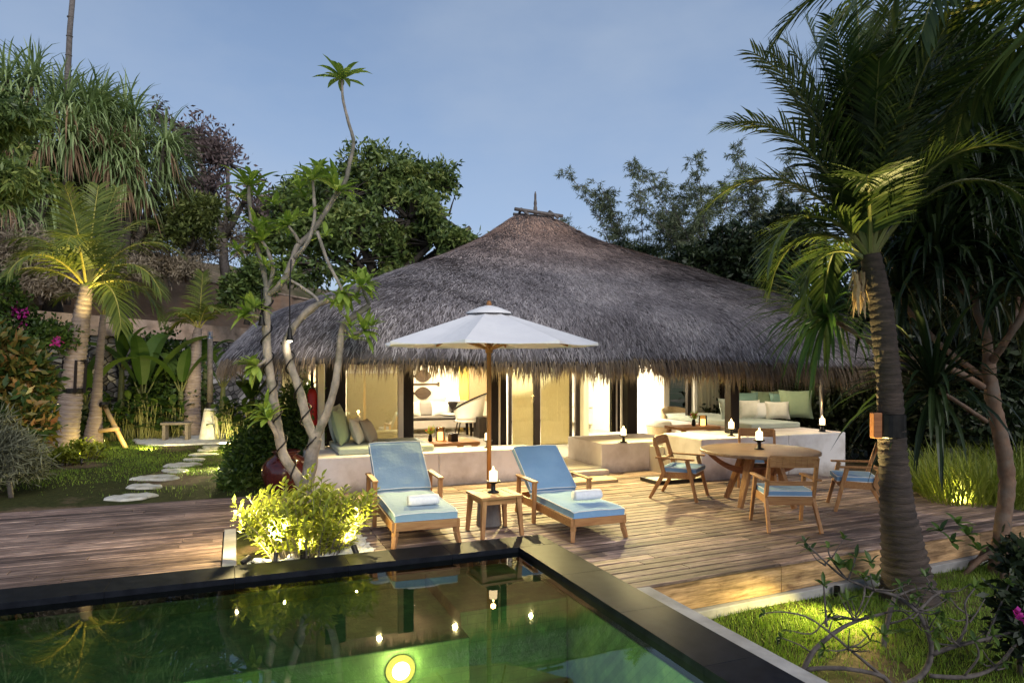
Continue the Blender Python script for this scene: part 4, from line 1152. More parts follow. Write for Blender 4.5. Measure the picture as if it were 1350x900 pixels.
mb = MB(); mb.span((-.1,0,.42), (1.65,.42,.47)); mb.build('tabletop', M['darkwood'], bt)
for x in (0.0, 1.5):
    for y in (.03, .35): mb = MB(); mb.beam((x+.03, y+.03, .418), (x+.05, y+.03, 0), .06, .06, .045, .045); mb.build('leg', M['darkwood'], bt)
# low platform table with lantern and flowers
cp = G(610, 590, FZ + .30); cp = V((3.55, 12.35, FZ))
ct = thing('coffee_table', 'low square honey coloured coffee table just behind the ledge', 'coffee table', cp, R(3))
mb = MB(); mb.span((-.62,-.45,.30), (.62,.45,.36)); mb.build('tabletop', M['teakx'], ct, bevel=.008)
for x in (-.54, .54):
    for y in (-.38, .38): mb = MB(); mb.span((x-.05,y-.05,0), (x+.05,y+.05,.298)); mb.build('leg', M['teak'], ct)
lt = thing('candle_lantern', 'amber glass lantern with a lit candle on the coffee table', 'lantern', cp + V((.0,.0,.362)))
mb = MB(); mb.lathe([(.085,0),(.09,.02),(.09,.24),(.085,.25)], 20); mb.build('glass', M['jarglass'], lt, smooth=True)
mb = MB(); mb.lathe([(.05,.003),(.05,.16),(.01,.165)], 14); mb.build('candle', M['wax'], lt, smooth=True)
light('POINT', 'lantern_light', cp + V((0,-.02,.75)), 3, (1,.6,.25), .05)
def bouquet(name, label, p, red=True):
    t = thing(name, label, 'flowers', p)
    mb = MB(); mb.lathe([(.03,0),(.045,.03),(.035,.10),(.025,.13)], 14); mb.build('vase', M['iron'], t, smooth=True)
    mb = MB(); r = random.Random(3)
    for i in range(40): mb.leaf(V((0,0,.12)), V((r.uniform(-.6,.6), r.uniform(-.6,.6), r.uniform(.4,1))).normalized(), V((r.uniform(-1,1), r.uniform(-1,1),0)).normalized(), r.uniform(.1,.22), .03)
    mb.build('leaves', M['l_frang'], t)
    mb = MB()
    for i in range(26): 
        c_ = V((r.uniform(-.06,.06), r.uniform(-.06,.06), r.uniform(.17,.25))); mb.leaf(c_, V((r.uniform(-1,1), r.uniform(-1,1), r.uniform(-.2,1))).normalized(), V((r.uniform(-1,1), r.uniform(-1,1), r.uniform(-1,1))).normalized(), .05, .04)
    mb.build('petals', M['redpetal'], t)
bouquet('flower_vase', 'small vase of red flowers beside the amber lantern on the coffee table', cp + V((-.22,-.1,.362)))
mb = MB(); mb.span((-.07,-.07,0), (.07,.07,.14)); mb.span((-.05,-.05,.141), (.05,.05,.15)); tag(mb.build('storage_box', M['darkwood'], bevel=.006), 'small dark box on the coffee table next to the lantern', 'box', None, cp + V((.18,-.22,.362)), R(12))
# paddles on the wall
PYW = BW - .03
def paddle(z, label, blade=True, x0=528, x1=568):
    xa, xb = colX(x0, PYW), colX(x1, PYW)
    mb = MB(); mb.tube([(0,0,0), (xb-xa,0,0)], .025, 8)
    if blade:
        xl = colX(547, PYW) - xa; n = 16; vs = []
        for i in range(n+1):
            u = i/n; w_ = .17*math.sin(PI*min(1, u*.92 + .04))**.8*(1 if u < .5 else 1)
            for s in (-1, 1): 
                for y in (-.02, .012): vs.append(V((xl + (xb-xa-xl)*u, y, s*w_)))
        mb.add(vs, [q for i in range(n) for q in ((i*4, i*4+2, i*4+6, i*4+4), (i*4+1, i*4+5, i*4+7, i*4+3), (i*4, i*4+4, i*4+5, i*4+1), (i*4+2, i*4+3, i*4+7, i*4+6))])
    else:
        mb.span((xb-xa, -.03, -.06), (xb-xa+.05, .02, .06))
    tag(mb.build('paddle' if blade else 'wall_pole', M['paddlewood']), label, 'paddle', None, (xa, PYW, z))
def zat(py, X, Y): d = X*sA + Y*cA; return CH - (py - HZ)/CF*d
xp = colX(555, PYW)
paddle(zat(495.5, xp, PYW), 'upper wooden paddle on the cream living room wall')
paddle(zat(506.5, xp, PYW), 'plain pole hung between the two paddles', False, 528, 577)
paddle(zat(518, xp, PYW), 'lower wooden paddle on the cream living room wall')
# table lamp on a small table
lx = colX(597, 17.4)
sx = thing('lamp_table', 'small white side table under the lit table lamp', 'side table', (lx, 17.4, FZ))
mb = MB(); mb.lathe([(.001,.50),(.30,.50),(.30,.46),(.001,.46)], 24); mb.build('tabletop', M['ivory'], sx)
mb = MB(); mb.lathe([(.16,0),(.16,.02),(.04,.04),(.04,.458)], 16); mb.build('stem', M['ivory'], sx)
tl = thing('table_lamp', 'table lamp with dark urn base and glowing white shade', 'lamp', (lx, 17.4, FZ + .502))
mb = MB(); mb.lathe([(.06,0),(.06,.02),(.04,.04),(.04,.08),(.07,.13),(.13,.24),(.135,.28),(.03,.30),(.02,.34)], 24); mb.build('base', M['darkwood'], tl, smooth=True)
mb = MB(); mb.lathe([(.19,.31),(.14,.60)], 28); mb.f = mb.f[:28]; mb.m = mb.m[:28]; mb.build('lamp_shade', M['lampshade'], tl, smooth=True)
light('POINT', 'table_lamp_light', (lx, 17.4, FZ + 1.3), 40, WARM2, .1)
# curved armchair
ac = thing('lounge_armchair', 'curved white cushioned armchair on thin dark legs beside the lamp', 'armchair', (colX(617, 16.2), 16.2, FZ), R(60))
mb = MB(); n = 14; vs = []
for j in range(7):
    for i in range(n+1):
        a = -PI*.72 + 1.44*PI*i/n; h = .42 + (.62 if j else 0)*j/6*(.45 + .55*math.cos(a/1.3)); r = .36 + .09*j/6
        vs.append(V((r*math.sin(a), -r*math.cos(a), h)))
mb.add(vs, [(j*(n+1)+i, j*(n+1)+i+1, (j+1)*(n+1)+i+1, (j+1)*(n+1)+i) for j in range(6) for i in range(n)])
o = mb.build('shell', M['whitefab'], ac, smooth=True); o.modifiers.new('thick', 'SOLIDIFY').thickness = .05
mb = MB(); mb.lathe([(.001,.44),(.34,.44),(.36,.40),(.34,.36),(.001,.36)], 24); mb.build('seat', M['whitefab'], ac, smooth=True)
for a in (.7, 2.4, 3.9, 5.5):
    mb = MB(); mb.tube([(.3*math.sin(a), .3*math.cos(a), .38), (.40*math.sin(a), .40*math.cos(a), 0)], .016, 7); mb.build('leg', M['darkwood'], ac)
mb = MB(); mb.tube([(.47*math.sin(-PI*.72 + 1.44*PI*i/n), -.47*math.cos(-PI*.72 + 1.44*PI*i/n), .44 + .62*(.45 + .55*math.cos((-PI*.72 + 1.44*PI*i/n)/1.3))) for i in range(n+1)], .02, 7); mb.build('rim', M['darkwood'], ac, smooth=True)
# dark framed opening in the yellow wall, mirror panel
mb = MB(); mb.span((0,-.02,0), (.55,.012,1.75)); tag(mb.build('wall_panel', M['rattan'], bevel=.01), 'tall woven ochre panel on the living room end wall', 'wall panel', None, (colX(617, BW - .02), BW - .02, FZ + .75))
mb = MB(); mb.span((0,0,0), (.6,.45,.5)); mb.span((.02,-.012,.03), (.58,-.003,.47)); tag(mb.build('cabinet', M['darkwood'], bevel=.01), 'low dark cabinet in the corner of the living room', 'cabinet', None, (colX(632, 15.6), 15.6, FZ))
# ---- bedroom
bd = thing('bed', 'white made up bed behind the bedroom glass', 'bed', (colX(772, 16.8), 16.8, FZ))
mb = MB(); mb.span((0,0,.12), (2.0,1.9,.55)); mb.build('base', M['ivory'], bd, bevel=.02)
mb = MB(); mb.span((-.02,-.03,.553), (2.02,1.9,.98)); mb.build('mattress', M['whitefab'], bd, bevel=.07, seg=3)
mb = MB(); mb.span((.1,1.3,.982), (.9,1.75,1.16)); mb.span((1.05,1.3,.982), (1.85,1.75,1.16)); mb.build('bed_pillows', M['whitefab'], bd, bevel=.06, seg=3)
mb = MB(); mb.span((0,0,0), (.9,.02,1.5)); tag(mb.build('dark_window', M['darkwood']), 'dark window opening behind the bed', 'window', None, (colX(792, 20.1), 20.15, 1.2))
# ---- lounge terrace
mb = MB()
for k in range(5): mb.lathe([(.02,-.13-.0*k),(.075,-.12),(.085,-.05),(.075,.03),(.02,.05)], 12, (0, -.02, 1.0 - .2*k))
mb.tube([(0,-.02,-.05), (0,-.02,1.2)], .012, 6)
tag(mb.build('wall_hanging', M['rattan'], smooth=True), 'slim grey woven hanging on the white inner wall', 'wall hanging', None, (colX(843, YI), YI - .06, 1.35))
def rattan_stool(label, p, tall=0):
    t = thing('rattan_stool', label, 'stool', p, 0, 'rattan seats in the lounge')
    mb = MB(); mb.lathe([(.30,0),(.33,.04),(.31,.22),(.34,.38),(.33,.42)], 28); mb.build('basket_base', M['rattan'], t, smooth=True)
    mb = MB(); mb.lathe([(.001,.40),(.34,.40),(.37,.44),(.36,.50),(.30,.535),(.001,.545)], 28); mb.build('seat_cushion', M['linen'], t, smooth=True)
    if tall:
        mb = MB(); n = 12; vs = []
        for j in range(4):
            for i in range(n+1):
                a = -PI*.5 + PI*i/n; vs.append(V(((.34+.03*j)*math.sin(a), (.34+.03*j)*math.cos(a), .42 + .13*j*(.6+.4*math.cos(a)))))
        mb.add(vs, [(j*(n+1)+i, j*(n+1)+i+1, (j+1)*(n+1)+i+1, (j+1)*(n+1)+i) for j in range(3) for i in range(n)]); o = mb.build('back', M['rattan'], t, smooth=True); o.modifiers.new('thick', 'SOLIDIFY').thickness = .05
    return t
rattan_stool('round rattan stool with cream cushion, left one in the lounge', V((colX(872, 13.0), 13.0, FZ)))
rattan_stool('round rattan chair with a low curved back beside the dark post', V((colX(899, 12.9), 12.9, FZ)), 1)
lp = V((colX(930, 11.0), 11.0, 0))
lw = thing('lounge_table', 'low pale wooden table at the edge of the lounge terrace', 'coffee table', V((colX(918, 11.3), 11.3, .12)))
mb = MB(); mb.span((-.55,-.3,.50), (.75,.3,.56)); mb.build('tabletop', M['teakx'], lw, bevel=.008)
for x in (-.48, .68):
    for y in (-.24, .24): mb = MB(); mb.span((x-.035,y-.035,0), (x+.035,y+.035,.498)); mb.build('leg', M['teak'], lw)
lq = lw.location + V((.12, -.05, .562))
lt2 = thing('candle_lantern', 'amber glass lantern on the low lounge table', 'lantern', lq)
mb = MB(); mb.lathe([(.075,0),(.08,.02),(.08,.19),(.075,.2)], 20); mb.build('glass', M['jarglass'], lt2, smooth=True)
mb = MB(); mb.lathe([(.05,.003),(.05,.13),(.01,.135)], 14); mb.build('candle', M['wax'], lt2, smooth=True)
bouquet('flower_vase', 'small vase of red flowers on the low lounge table', lq + V((-.22,0,0)))
# daybed of the terrace
mb = MB(); mb.span((0,0,0), (PLX1 - PX1 - .12,3.0,.10)); tag(mb.build('mattress', M['seafoam'], bevel=.03, seg=3), 'pale mattress on the right terrace platform', 'mattress', None, (PX1 + .06, 10.2, .684))
zz = .784
gr_ = 'scatter cushions on the terrace daybed'
def onpl(px, Y): return V((colX(px, Y), Y, zz))
for px, Y, w_, h_, t_, mt, rz, tl_, lab in (
    (985, 11.9, .62, .52, .2, 'teal', 8, -12, 'teal cushion at the far left of the terrace cushions'),
    (1012, 11.9, .66, .54, .2, 'sage', 4, -12, 'grey green cushion in the back row of the terrace cushions'),
    (1035, 11.6, .62, .50, .2, 'teal', -4, -12, 'teal cushion in the back row next to the large green one'),
    (964, 11.3, .5, .44, .2, 'seafoam', 25, -15, 'pale sea foam cushion beside the dark terrace post'),
    (990, 11.2, .50, .40, .2, 'linen', 6, -18, 'patterned linen cushion in the front row, left'),
    (1006, 11.1, .42, .36, .17, 'whitefab', 0, -20, 'small white cushion in the middle of the front row'),
    (1026, 10.9, .48, .38, .18, 'linen', -8, -20, 'cream cushion in the front row, leaning on the large green one'),
    (1050, 10.9, .66, .60, .22, 'sage', -14, -14, 'largest sage green cushion with pale trim, rightmost on the terrace')):
    pillow(onpl(px, Y), w_, h_, t_, mt, R(rz) - YAW, R(tl_), lab, gr_, int(px))
# wooden stool and shower on the gravel circle
sh = thing('garden_shower', 'garden shower with white tapered stone base and dark wooden post', 'shower', G(277, 578, -.11))
mb = MB(); mb.lathe([(.28,0),(.275,.03),(.15,.80),(.135,.82),(.001,.82)], 20); mb.build('base', M['whitestone'], sh)
mb = MB(); mb.lathe([(.095,.81),(.095,.95),(.085,.97)], 14); mb.build('collar', M['iron'], sh)
mb = MB(); mb.lathe([(.075,.96),(.072,2.2),(.065,2.9)], 12); mb.build('post', M['barkgrey'], sh, smooth=True)
mb = MB(); mb.tube([(0,0,2.75), (0,-.3,2.85), (0,-.45,2.75)], .02, 8); mb.lathe([(.02,2.75),(.09,2.70),(.09,2.68)], 14, (0,-.45,0)); mb.build('shower_head', M['steel'], sh)
sq = G(233, 580, -.12)
ws = thing('garden_stool', 'small weathered wooden stool at the edge of the gravel circle', 'stool', sq, R(-12))
mb = MB(); mb.span((-.36,-.18,.42), (.36,.18,.48)); mb.build('seat', M['barkgrey'], ws, bevel=.01)
for x in (-.28, .28): mb = MB(); mb.span((x-.04,-.15,0), (x+.04,.15,.418)); mb.build('leg', M['barkgrey'], ws, bevel=.008)
# ------------------------------------------------------------ vegetation
def rdir(r, zmin=-1.0, zmax=1.0):
    z = r.uniform(zmin, zmax); a = r.uniform(0, 2*PI); q = math.sqrt(max(0, 1-z*z)); return V((q*math.cos(a), q*math.sin(a), z))
def perp(d, r):
    s = d.cross(rdir(r)); return s.normalized() if s.length > 1e-3 else d.orthogonal().normalized()
# ---- coconut palm
def frond(mb, b, d, L, droop, r, nl=34, ll=.55, lw=.028, rad=.02, keel=.0, hang=.35, wmi=0, rmi=1, seg=3):
    d = d.normalized(); p = V(b); n = 14; pts = [p.copy()]; dirs = [d.copy()]
    for i in range(n):
        d = (d + V((0,0,-droop*(.25 + i/n)/n*3))).normalized(); p = p + d*(L/n); pts.append(p.copy()); dirs.append(d.copy())
    mb.mi = rmi; mb.tube(pts, [rad*(1 - .85*i/n) for i in range(n+1)], 5, cap=False); mb.mi = wmi
    side0 = d.cross(V((0,0,1)))
    for k in range(nl):
        t = .17 + .83*(k + .5)/nl; x = t*n; i = min(n-1, int(x)); f = x - i
        q = pts[i].lerp(pts[i+1], f); dd = dirs[i].lerp(dirs[i+1], f).normalized()
        s = dd.cross(V((0,0,1)))
        if s.length < .15: s = side0 if side0.length > .1 else V((1,0,0))
        s.normalize(); up = s.cross(dd).normalized()
        l = ll*(.35 + .65*math.sin(PI*min(1, .12 + t*.86)))*r.uniform(.85, 1.1)
        for sg in (-1, 1):
            ld = (s*sg*(1 - .25*t) + dd*(.45 + .6*t) + up*r.uniform(.0, .35) + V((0,0,-hang*.35))).normalized()
            mb.strap(q, ld, l, lw*r.uniform(.8,1.15), seg, hang*r.uniform(.6, 1.4), up=up, tip=.05)
def palm_trunk(mb, pts, rads, n=18, ring=.10, r=None):
    """swollen foot, leaf-scar rings"""
    P_ = []; Q = []
    for i in range(len(pts)-1):
        a, b = V(pts[i]), V(pts[i+1]); L = (b-a).length; m_ = max(1, int(L/(ring/3)))
        for k in range(m_):
            t = k/m_; P_.append(a.lerp(b, t)); Q.append(rads[i] + (rads[i+1]-rads[i])*t)
    P_.append(V(pts[-1])); Q.append(rads[-1])
    Q = [q*(1 + (.055, -.03, .0)[i % 3] + (r.uniform(-.02, .02) if r else 0)) for i, q in enumerate(Q)]
    mb.tube(P_, Q, n, wob=.022, rng=r)
def make_palm(name, label, pts, rads, fronds, leafm, bark, seed, L=2.0, ll=.55, lw=.03, rm='rachis', cloth=True, group=None, ring=.1, nl=34, hang=.35):
    r = random.Random(seed); base = V(pts[0])
    t = thing(name, label, 'palm tree', base, 0, group)
    pl = [V(p) - base for p in pts]
    mb = MB(); palm_trunk(mb, pl, rads, r=r, ring=ring); mb.build('trunk', M[bark], t, smooth=True)
    mb = MB(); top = pl[-1]
    for (az, el, ln, dr) in fronds:
        d = V((math.sin(az)*math.cos(el), math.cos(az)*math.cos(el), math.sin(el)))
        b = top + V((d.x, d.y, 0))*rads[-1]*.6 + V((0,0,-.15 + .15*math.sin(el)))
        frond(mb, b, d, L*ln, dr, r, nl, ll, lw, .024*max(.7, L/2), hang=hang)
    mb.build('crown', [M[leafm], M[rm]], t)
    return t, top + base
def camaz(a): return R(a) + YAW          # azimuth measured from the viewing direction, clockwise
# left lawn: three young palms
pb = G(80, 603, -.15); d0 = CF*2.05/(603 - HZ)
pt = [D(80, 603, d0), D(88, 560, d0), D(96, 500, d0), D(104, 440, d0), D(112, 392, d0), D(114, 375, d0)]
fl = [(camaz(-14), R(76), 1.0, .25), (camaz(12), R(74), 1.0, .22), (camaz(-75), R(58), .92, .9), (camaz(-110), R(40), .85, 1.1), (camaz(70), R(60), .95, .95), (camaz(100), R(45), .9, 1.2), (camaz(120), R(25), .75, 1.6), (camaz(160), R(62), .8, 1.0), (camaz(-160), R(50), .8, 1.1), (camaz(-50), R(70), .9, .6), (camaz(40), R(70), .9, .7), (camaz(-95), R(62), .8, .8), (camaz(85), R(30), .8, 1.3), (camaz(180), R(78), .85, .5)]
palmA, pAtop = make_palm('coconut_palm', 'leaning coconut palm on the left lawn, thick pale trunk with strapped lamp', pt, [.31,.255,.215,.195,.145,.11], fl, 'l_palm', 'palmbarklight', 31, L=2.5, ll=.75, lw=.035, nl=40, group='young coconut palms on the left lawn')
d1 = CF*2.05/(590 - HZ)
pt = [D(122, 588, d1), D(126, 545, d1), D(130, 490, d1), D(134, 440, d1), D(136, 415, d1)]
fl = [(camaz(-20), R(80), 1.0, .2), (camaz(20), R(78), 1.0, .25), (camaz(80), R(62), .8, .9), (camaz(-100), R(58), .7, 1.0), (camaz(150), R(66), .8, .8), (camaz(60), R(72), .8, .6)]
make_palm('coconut_palm', 'slimmer coconut palm behind the leaning one, held by bamboo crutches', pt, [.24,.14,.095,.08,.065], fl, 'l_palm', 'palmbarklight', 32, L=1.9, ll=.55, lw=.035, nl=26, group='young coconut palms on the left lawn')
d2 = 19.6
pt = [D(249, 571, d2), D(252, 540, d2), D(257, 480, d2), D(260, 440, d2), D(262, 432, d2)]
fl = [(camaz(10), R(84), 1.0, .12), (camaz(-60), R(64), .75, 1.0), (camaz(75), R(60), .85, 1.0), (camaz(-140), R(60), .7, 1.2), (camaz(130), R(66), .75, 1.0), (camaz(-90), R(50), .6, 1.2)]
make_palm('coconut_palm', 'young palm with upright spear leaf beside the garden shower', pt, [.35,.25,.17,.12,.10], fl, 'l_palm', 'palmbarklight', 33, L=1.6, ll=.6, lw=.04, nl=26, group='young coconut palms on the left lawn')
# crutches and the strapped lamp
cb = D(142, 535, d1)
cr = thing('palm_prop', 'bamboo crutch frame strapped to the slimmer palm', 'plant support', G(166, 591, -.14))
o0 = cr.location
mb = MB(); mb.tube([V((0,0,0)), D(137, 533, d1 + .1) - o0], .055, 10); mb.build('strut', M['bamboo'], cr, smooth=True)
mb = MB(); mb.tube([D(113, 570, d1) - o0, D(156, 565, d1 - .15) - o0], .05, 10); mb.build('crossbar', M['bamboo'], cr, smooth=True)
for pp in ((137, 533), (154, 567)):
    mb = MB(); c_ = D(pp[0], pp[1], d1 - .03) - o0; mb.lathe([(.09,-.06),(.11,0),(.09,.06)], 10, c_); mb.build('rubber_tie', M['iron'], cr)
sb = thing('tree_strap', 'black straps and wooden battens around the leaning palm trunk', 'strap', D(96, 500, d0))
mb = MB(); mb.lathe([(.225,-.12),(.233,-.11),(.233,-.02),(.225,-.01)], 20, (0.0,0,-.18)); mb.build('strap', M['iron'], sb)
mb = MB(); mb.lathe([(.212,.34),(.218,.35),(.218,.42),(.212,.43)], 20, (.06,0,0)); mb.build('strap', M['iron'], sb)
for k in range(5): 
    a = camaz(-90) + k*1.0; mb = MB(); mb.beam((.238*math.sin(a), .238*math.cos(a), -.30), (.238*math.sin(a) + .03, .238*math.cos(a), .42), .06, .05); mb.build('batten', M['darkwood'], sb)
mb = MB(); mb.tube([V((.30,-.05,-.22)), V((.36,-.08,-.22))], .04, 10); mb.build('spotlight', M['iron'], sb)

# right hand coconut palm beside the deck
dR = CF*2.28/(790 - HZ)
base = G(1200, 795, -.38)
dR = base.x*sA + base.y*cA
pt = [D(1200, 806, dR), D(1193, 740, dR), D(1184, 680, dR), D(1177, 600, dR), D(1172, 500, dR), D(1162, 410, dR), D(1152, 360, dR), D(1148, 335, dR)]
fl = [(camaz(-35), R(87), 1.12, .04), (camaz(-60), R(83), 1.05, .18), (camaz(-85), R(76), .95, .55), (camaz(-95), R(68), .9, .85), (camaz(-75), R(62), .85, 1.1), (camaz(-100), R(55), .62, 1.5), (camaz(-60), R(52), .55, 1.7), (camaz(-85), R(40), .40, 2.0), (camaz(-40), R(70), .95, .7), (camaz(-140), R(82), .8, .4),
      (camaz(175), R(84), .95, .25), (camaz(150), R(78), .9, .5), (camaz(110), R(78), .95, .5), (camaz(80), R(72), .95, .7), (camaz(60), R(66), .95, .9), (camaz(95), R(60), .85, 1.2), (camaz(40), R(76), .95, .6), (camaz(10), R(68), .85, .9), (camaz(130), R(68), .75, 1.1), (camaz(-50), R(80), 1.1, .3), (camaz(-120), R(80), .95, .4), (camaz(-100), R(72), .98, .6), (camaz(20), R(82), 1.05, .2), (camaz(-20), R(74), .95, .5), (camaz(-150), R(72), .5, 1.2), (camaz(-60), R(74), 1.0, .5), (camaz(-160), R(80), .75, .5), (camaz(0), R(50), .6, 1.7), (camaz(-70), R(78), 1.0, .45), (camaz(60), R(84), 1.05, .15), (camaz(120), R(84), 1.0, .2)]
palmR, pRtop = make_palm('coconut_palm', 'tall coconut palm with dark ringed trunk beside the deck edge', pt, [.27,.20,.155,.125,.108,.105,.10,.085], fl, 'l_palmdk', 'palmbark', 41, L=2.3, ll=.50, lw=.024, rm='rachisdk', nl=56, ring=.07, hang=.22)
# hessian sheath, timber collar on the trunk
mb = MB(); hp = D(1132, 378, dR - .02); q = random.Random(4)
for i in range(60): mb.strap(hp + V((q.uniform(-.05,.07), q.uniform(-.03,.03), q.uniform(-.02,.16))), V((q.uniform(-.4,.3), q.uniform(-.3,.3), -1)), q.uniform(.10,.30), .03, 3, .1)
o = mb.build('leaf_sheath', M['hessian'], palmR); o.location = -palmR.location
pc = thing('trunk_collar', 'black band with timber block around the tall palm trunk', 'strap', D(1174, 560, dR))
mb = MB(); mb.lathe([(.122,-.12),(.132,-.11),(.132,.10),(.122,.11)], 22); mb.build('strap', M['iron'], pc)
mb = MB(); mb.span((-.04,-.04,-.12), (.04,.04,.12)); o = mb.build('timber_block', M['teakred'], pc, bevel=.006); o.location = W(-.155, -.03) ; o.rotation_euler = (0,0,-YAW)
# palm whose crown hangs in from above the right edge
pt = [W(5.6, 5.6, -.35), W(5.5, 5.6, 1.2), W(5.0, 5.5, 3.2), W(4.7, 5.4, 4.9)]
fl = [(camaz(a), R(e), l, dr) for a, e, l, dr in ((-95, 24, 1.0, .8), (-75, 38, 1.05, .9), (-110, 30, .9, 1.1), (-60, 22, .9, 1.0), (-130, 14, .85, 1.3), (-150, 25, .85, 1.3), (170, 15, .9, 1.4), (-40, 30, .9, 1.2), (0, 30, .9, 1.2), (60, 30, .9, 1.2), (120, 20, .9, 1.2), (-100, 45, .9, 1.3), (-30, 0, .8, 1.0))]
make_palm('coconut_palm', 'palm at the right edge whose dark fronds hang in from above', pt, [.2,.17,.14,.12], fl, 'l_palmdk', 'palmbark', 43, L=2.7, ll=.75, lw=.032, rm='rachisdk', nl=44, hang=.3)

# ---- screw pine: forked trunk, strap leaf rosettes, prop roots
def rosette(mb, c, axis, n, L, w, r, droop=.35, spread=(.15, 1.5), fold=.35, seg=6):
    axis = axis.normalized(); e1 = axis.orthogonal().normalized(); e2 = axis.cross(e1)
    for i in range(n):
        a = i*2.39996 + r.uniform(-.2, .2); f = i/n; el = spread[0] + (spread[1]-spread[0])*f + r.uniform(-.12, .12)
        d = axis*math.cos(el) + (e1*math.cos(a) + e2*math.sin(a))*math.sin(el)
        mb.strap(c - axis*(.12*f), d, L*r.uniform(.75, 1.1), w*r.uniform(.85, 1.15), seg, droop*r.uniform(.6, 1.5)*(.5+f), tip=.04, fold=fold)
def limb(mb, pts, r0, r1, n=9, r=None, sc=.80, kn=.09):
    # rounded course through the points, with swellings and leaf scars
    pts = [V(p) for p in pts]; k = len(pts); out_ = []; rad = []
    for i in range(k-1):
        p0, p1, p2, p3 = pts[max(0,i-1)], pts[i], pts[i+1], pts[min(k-1,i+2)]
        m_ = max(3, int((p2-p1).length/.045)) if (p2-p1).length < 2 else 8
        for j in range(m_):
            t = j/m_; t2, t3 = t*t, t*t*t
            out_.append(p1*(1 - 3*t2*.5*2 + 2*t3) + p2*(3*t2 - 2*t3) + (p2-p0)*.5*(t3 - 2*t2 + t) + (p3-p1)*.5*(t3 - t2))
            rad.append((r0 + (r1-r0)*(i+t)/(k-1))*sc)
    out_.append(pts[-1]); rad.append(r1*sc)
    if r: 
        sd = r.uniform(0, 99); rad = [q*(1 + kn*1.6*noise.noise(V((i*.33, sd, 0))) + (kn if i % 5 == 0 else 0)*r.random()) for i, q in enumerate(rad)]
        out_ = [p + rdir(r)*(q*.06) for p, q in zip(out_, rad)]
    mb.tube(out_, rad, n, wob=.05, rng=r)
r = random.Random(52)
fb = G(1312, 752, -.36); dF = fb.x*sA + fb.y*cA
pan = thing('screw_pine', 'screw pine with forking orange brown limbs and prop roots at the right edge', 'tree', fb)
L_ = lambda px, py, dd=0: D(px, py, dF + dd) - fb
mb = MB()
trunkp = [L_(1312, 762), L_(1322, 690), L_(1328, 630), L_(1320, 580), L_(1308, 520), L_(1303, 480)]
limb(mb, trunkp, .105, .085, 12, r)
tips = []
def branch(pts, r0, r1): limb(mb, pts, r0*.62, r1*.66, 9, r); tips.append((pts[-1], (pts[-1] - pts[-2]).normalized()))
branch([L_(1303, 482), L_(1300, 440, .1), L_(1288, 410, .2), L_(1293, 365, .3)], .11, .07)
branch([L_(1296, 510), L_(1262, 490, -.1), L_(1215, 475, -.2), L_(1180, 470, -.1), L_(1130, 440, .2), L_(1082, 412, .4)], .075, .05)
branch([L_(1302, 500), L_(1258, 470, .2), L_(1225, 440, .4), L_(1195, 405, .5), L_(1182, 375, .6)], .07, .05)
branch([L_(1300, 555), L_(1290, 548, -.2), L_(1255, 525, -.35), L_(1228, 510, -.5)], .05, .035)
branch([L_(1306, 480), L_(1325, 450, -.2), L_(1345, 420, -.3), L_(1360, 380, -.3)], .08, .06)
branch([L_(1293, 400, .25), L_(1270, 385, .3), L_(1235, 350, .5), L_(1225, 310, .5)], .055, .045)
branch([L_(1310, 470, .1), L_(1335, 430, .5), L_(1350, 340, .9)], .07, .05)
branch([L_(1293, 368, .3), L_(1310, 310, .4), L_(1300, 260, .5)], .06, .045)
for i in range(9):
    a = r.uniform(0, 2*PI); q = r.uniform(.22, .45)
    p0 = trunkp[0].lerp(trunkp[1], r.uniform(.35, .95)); mb.tube([p0, p0 + V((q*.6*math.cos(a), q*.6*math.sin(a), -.12)), V((q*math.cos(a), q*math.sin(a), -.05))], [.03, .032, .026], 7)
mb.build('trunk', M['barkorange'], pan, smooth=True)
mb = MB()
for i, (p, d) in enumerate(tips):
    if i == 1: continue
    rosette(mb, p, (d + V((0,0,.6))).normalized(), 74, 1.15, .05, r, .34)
for k in range(17):
    p = L_(r.uniform(1195, 1375), r.uniform(120, 400), r.uniform(.2, 2.2)); rosette(mb, p, V((r.uniform(-.5,.3), r.uniform(-.4,.4), 1)), 64, 1.25, .055, r, .36)
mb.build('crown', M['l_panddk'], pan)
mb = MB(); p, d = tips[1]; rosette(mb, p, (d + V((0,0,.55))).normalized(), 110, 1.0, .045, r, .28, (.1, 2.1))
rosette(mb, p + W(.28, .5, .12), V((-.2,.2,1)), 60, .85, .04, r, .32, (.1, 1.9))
mb.build('lit_rosette', M['l_pandlit'], pan)
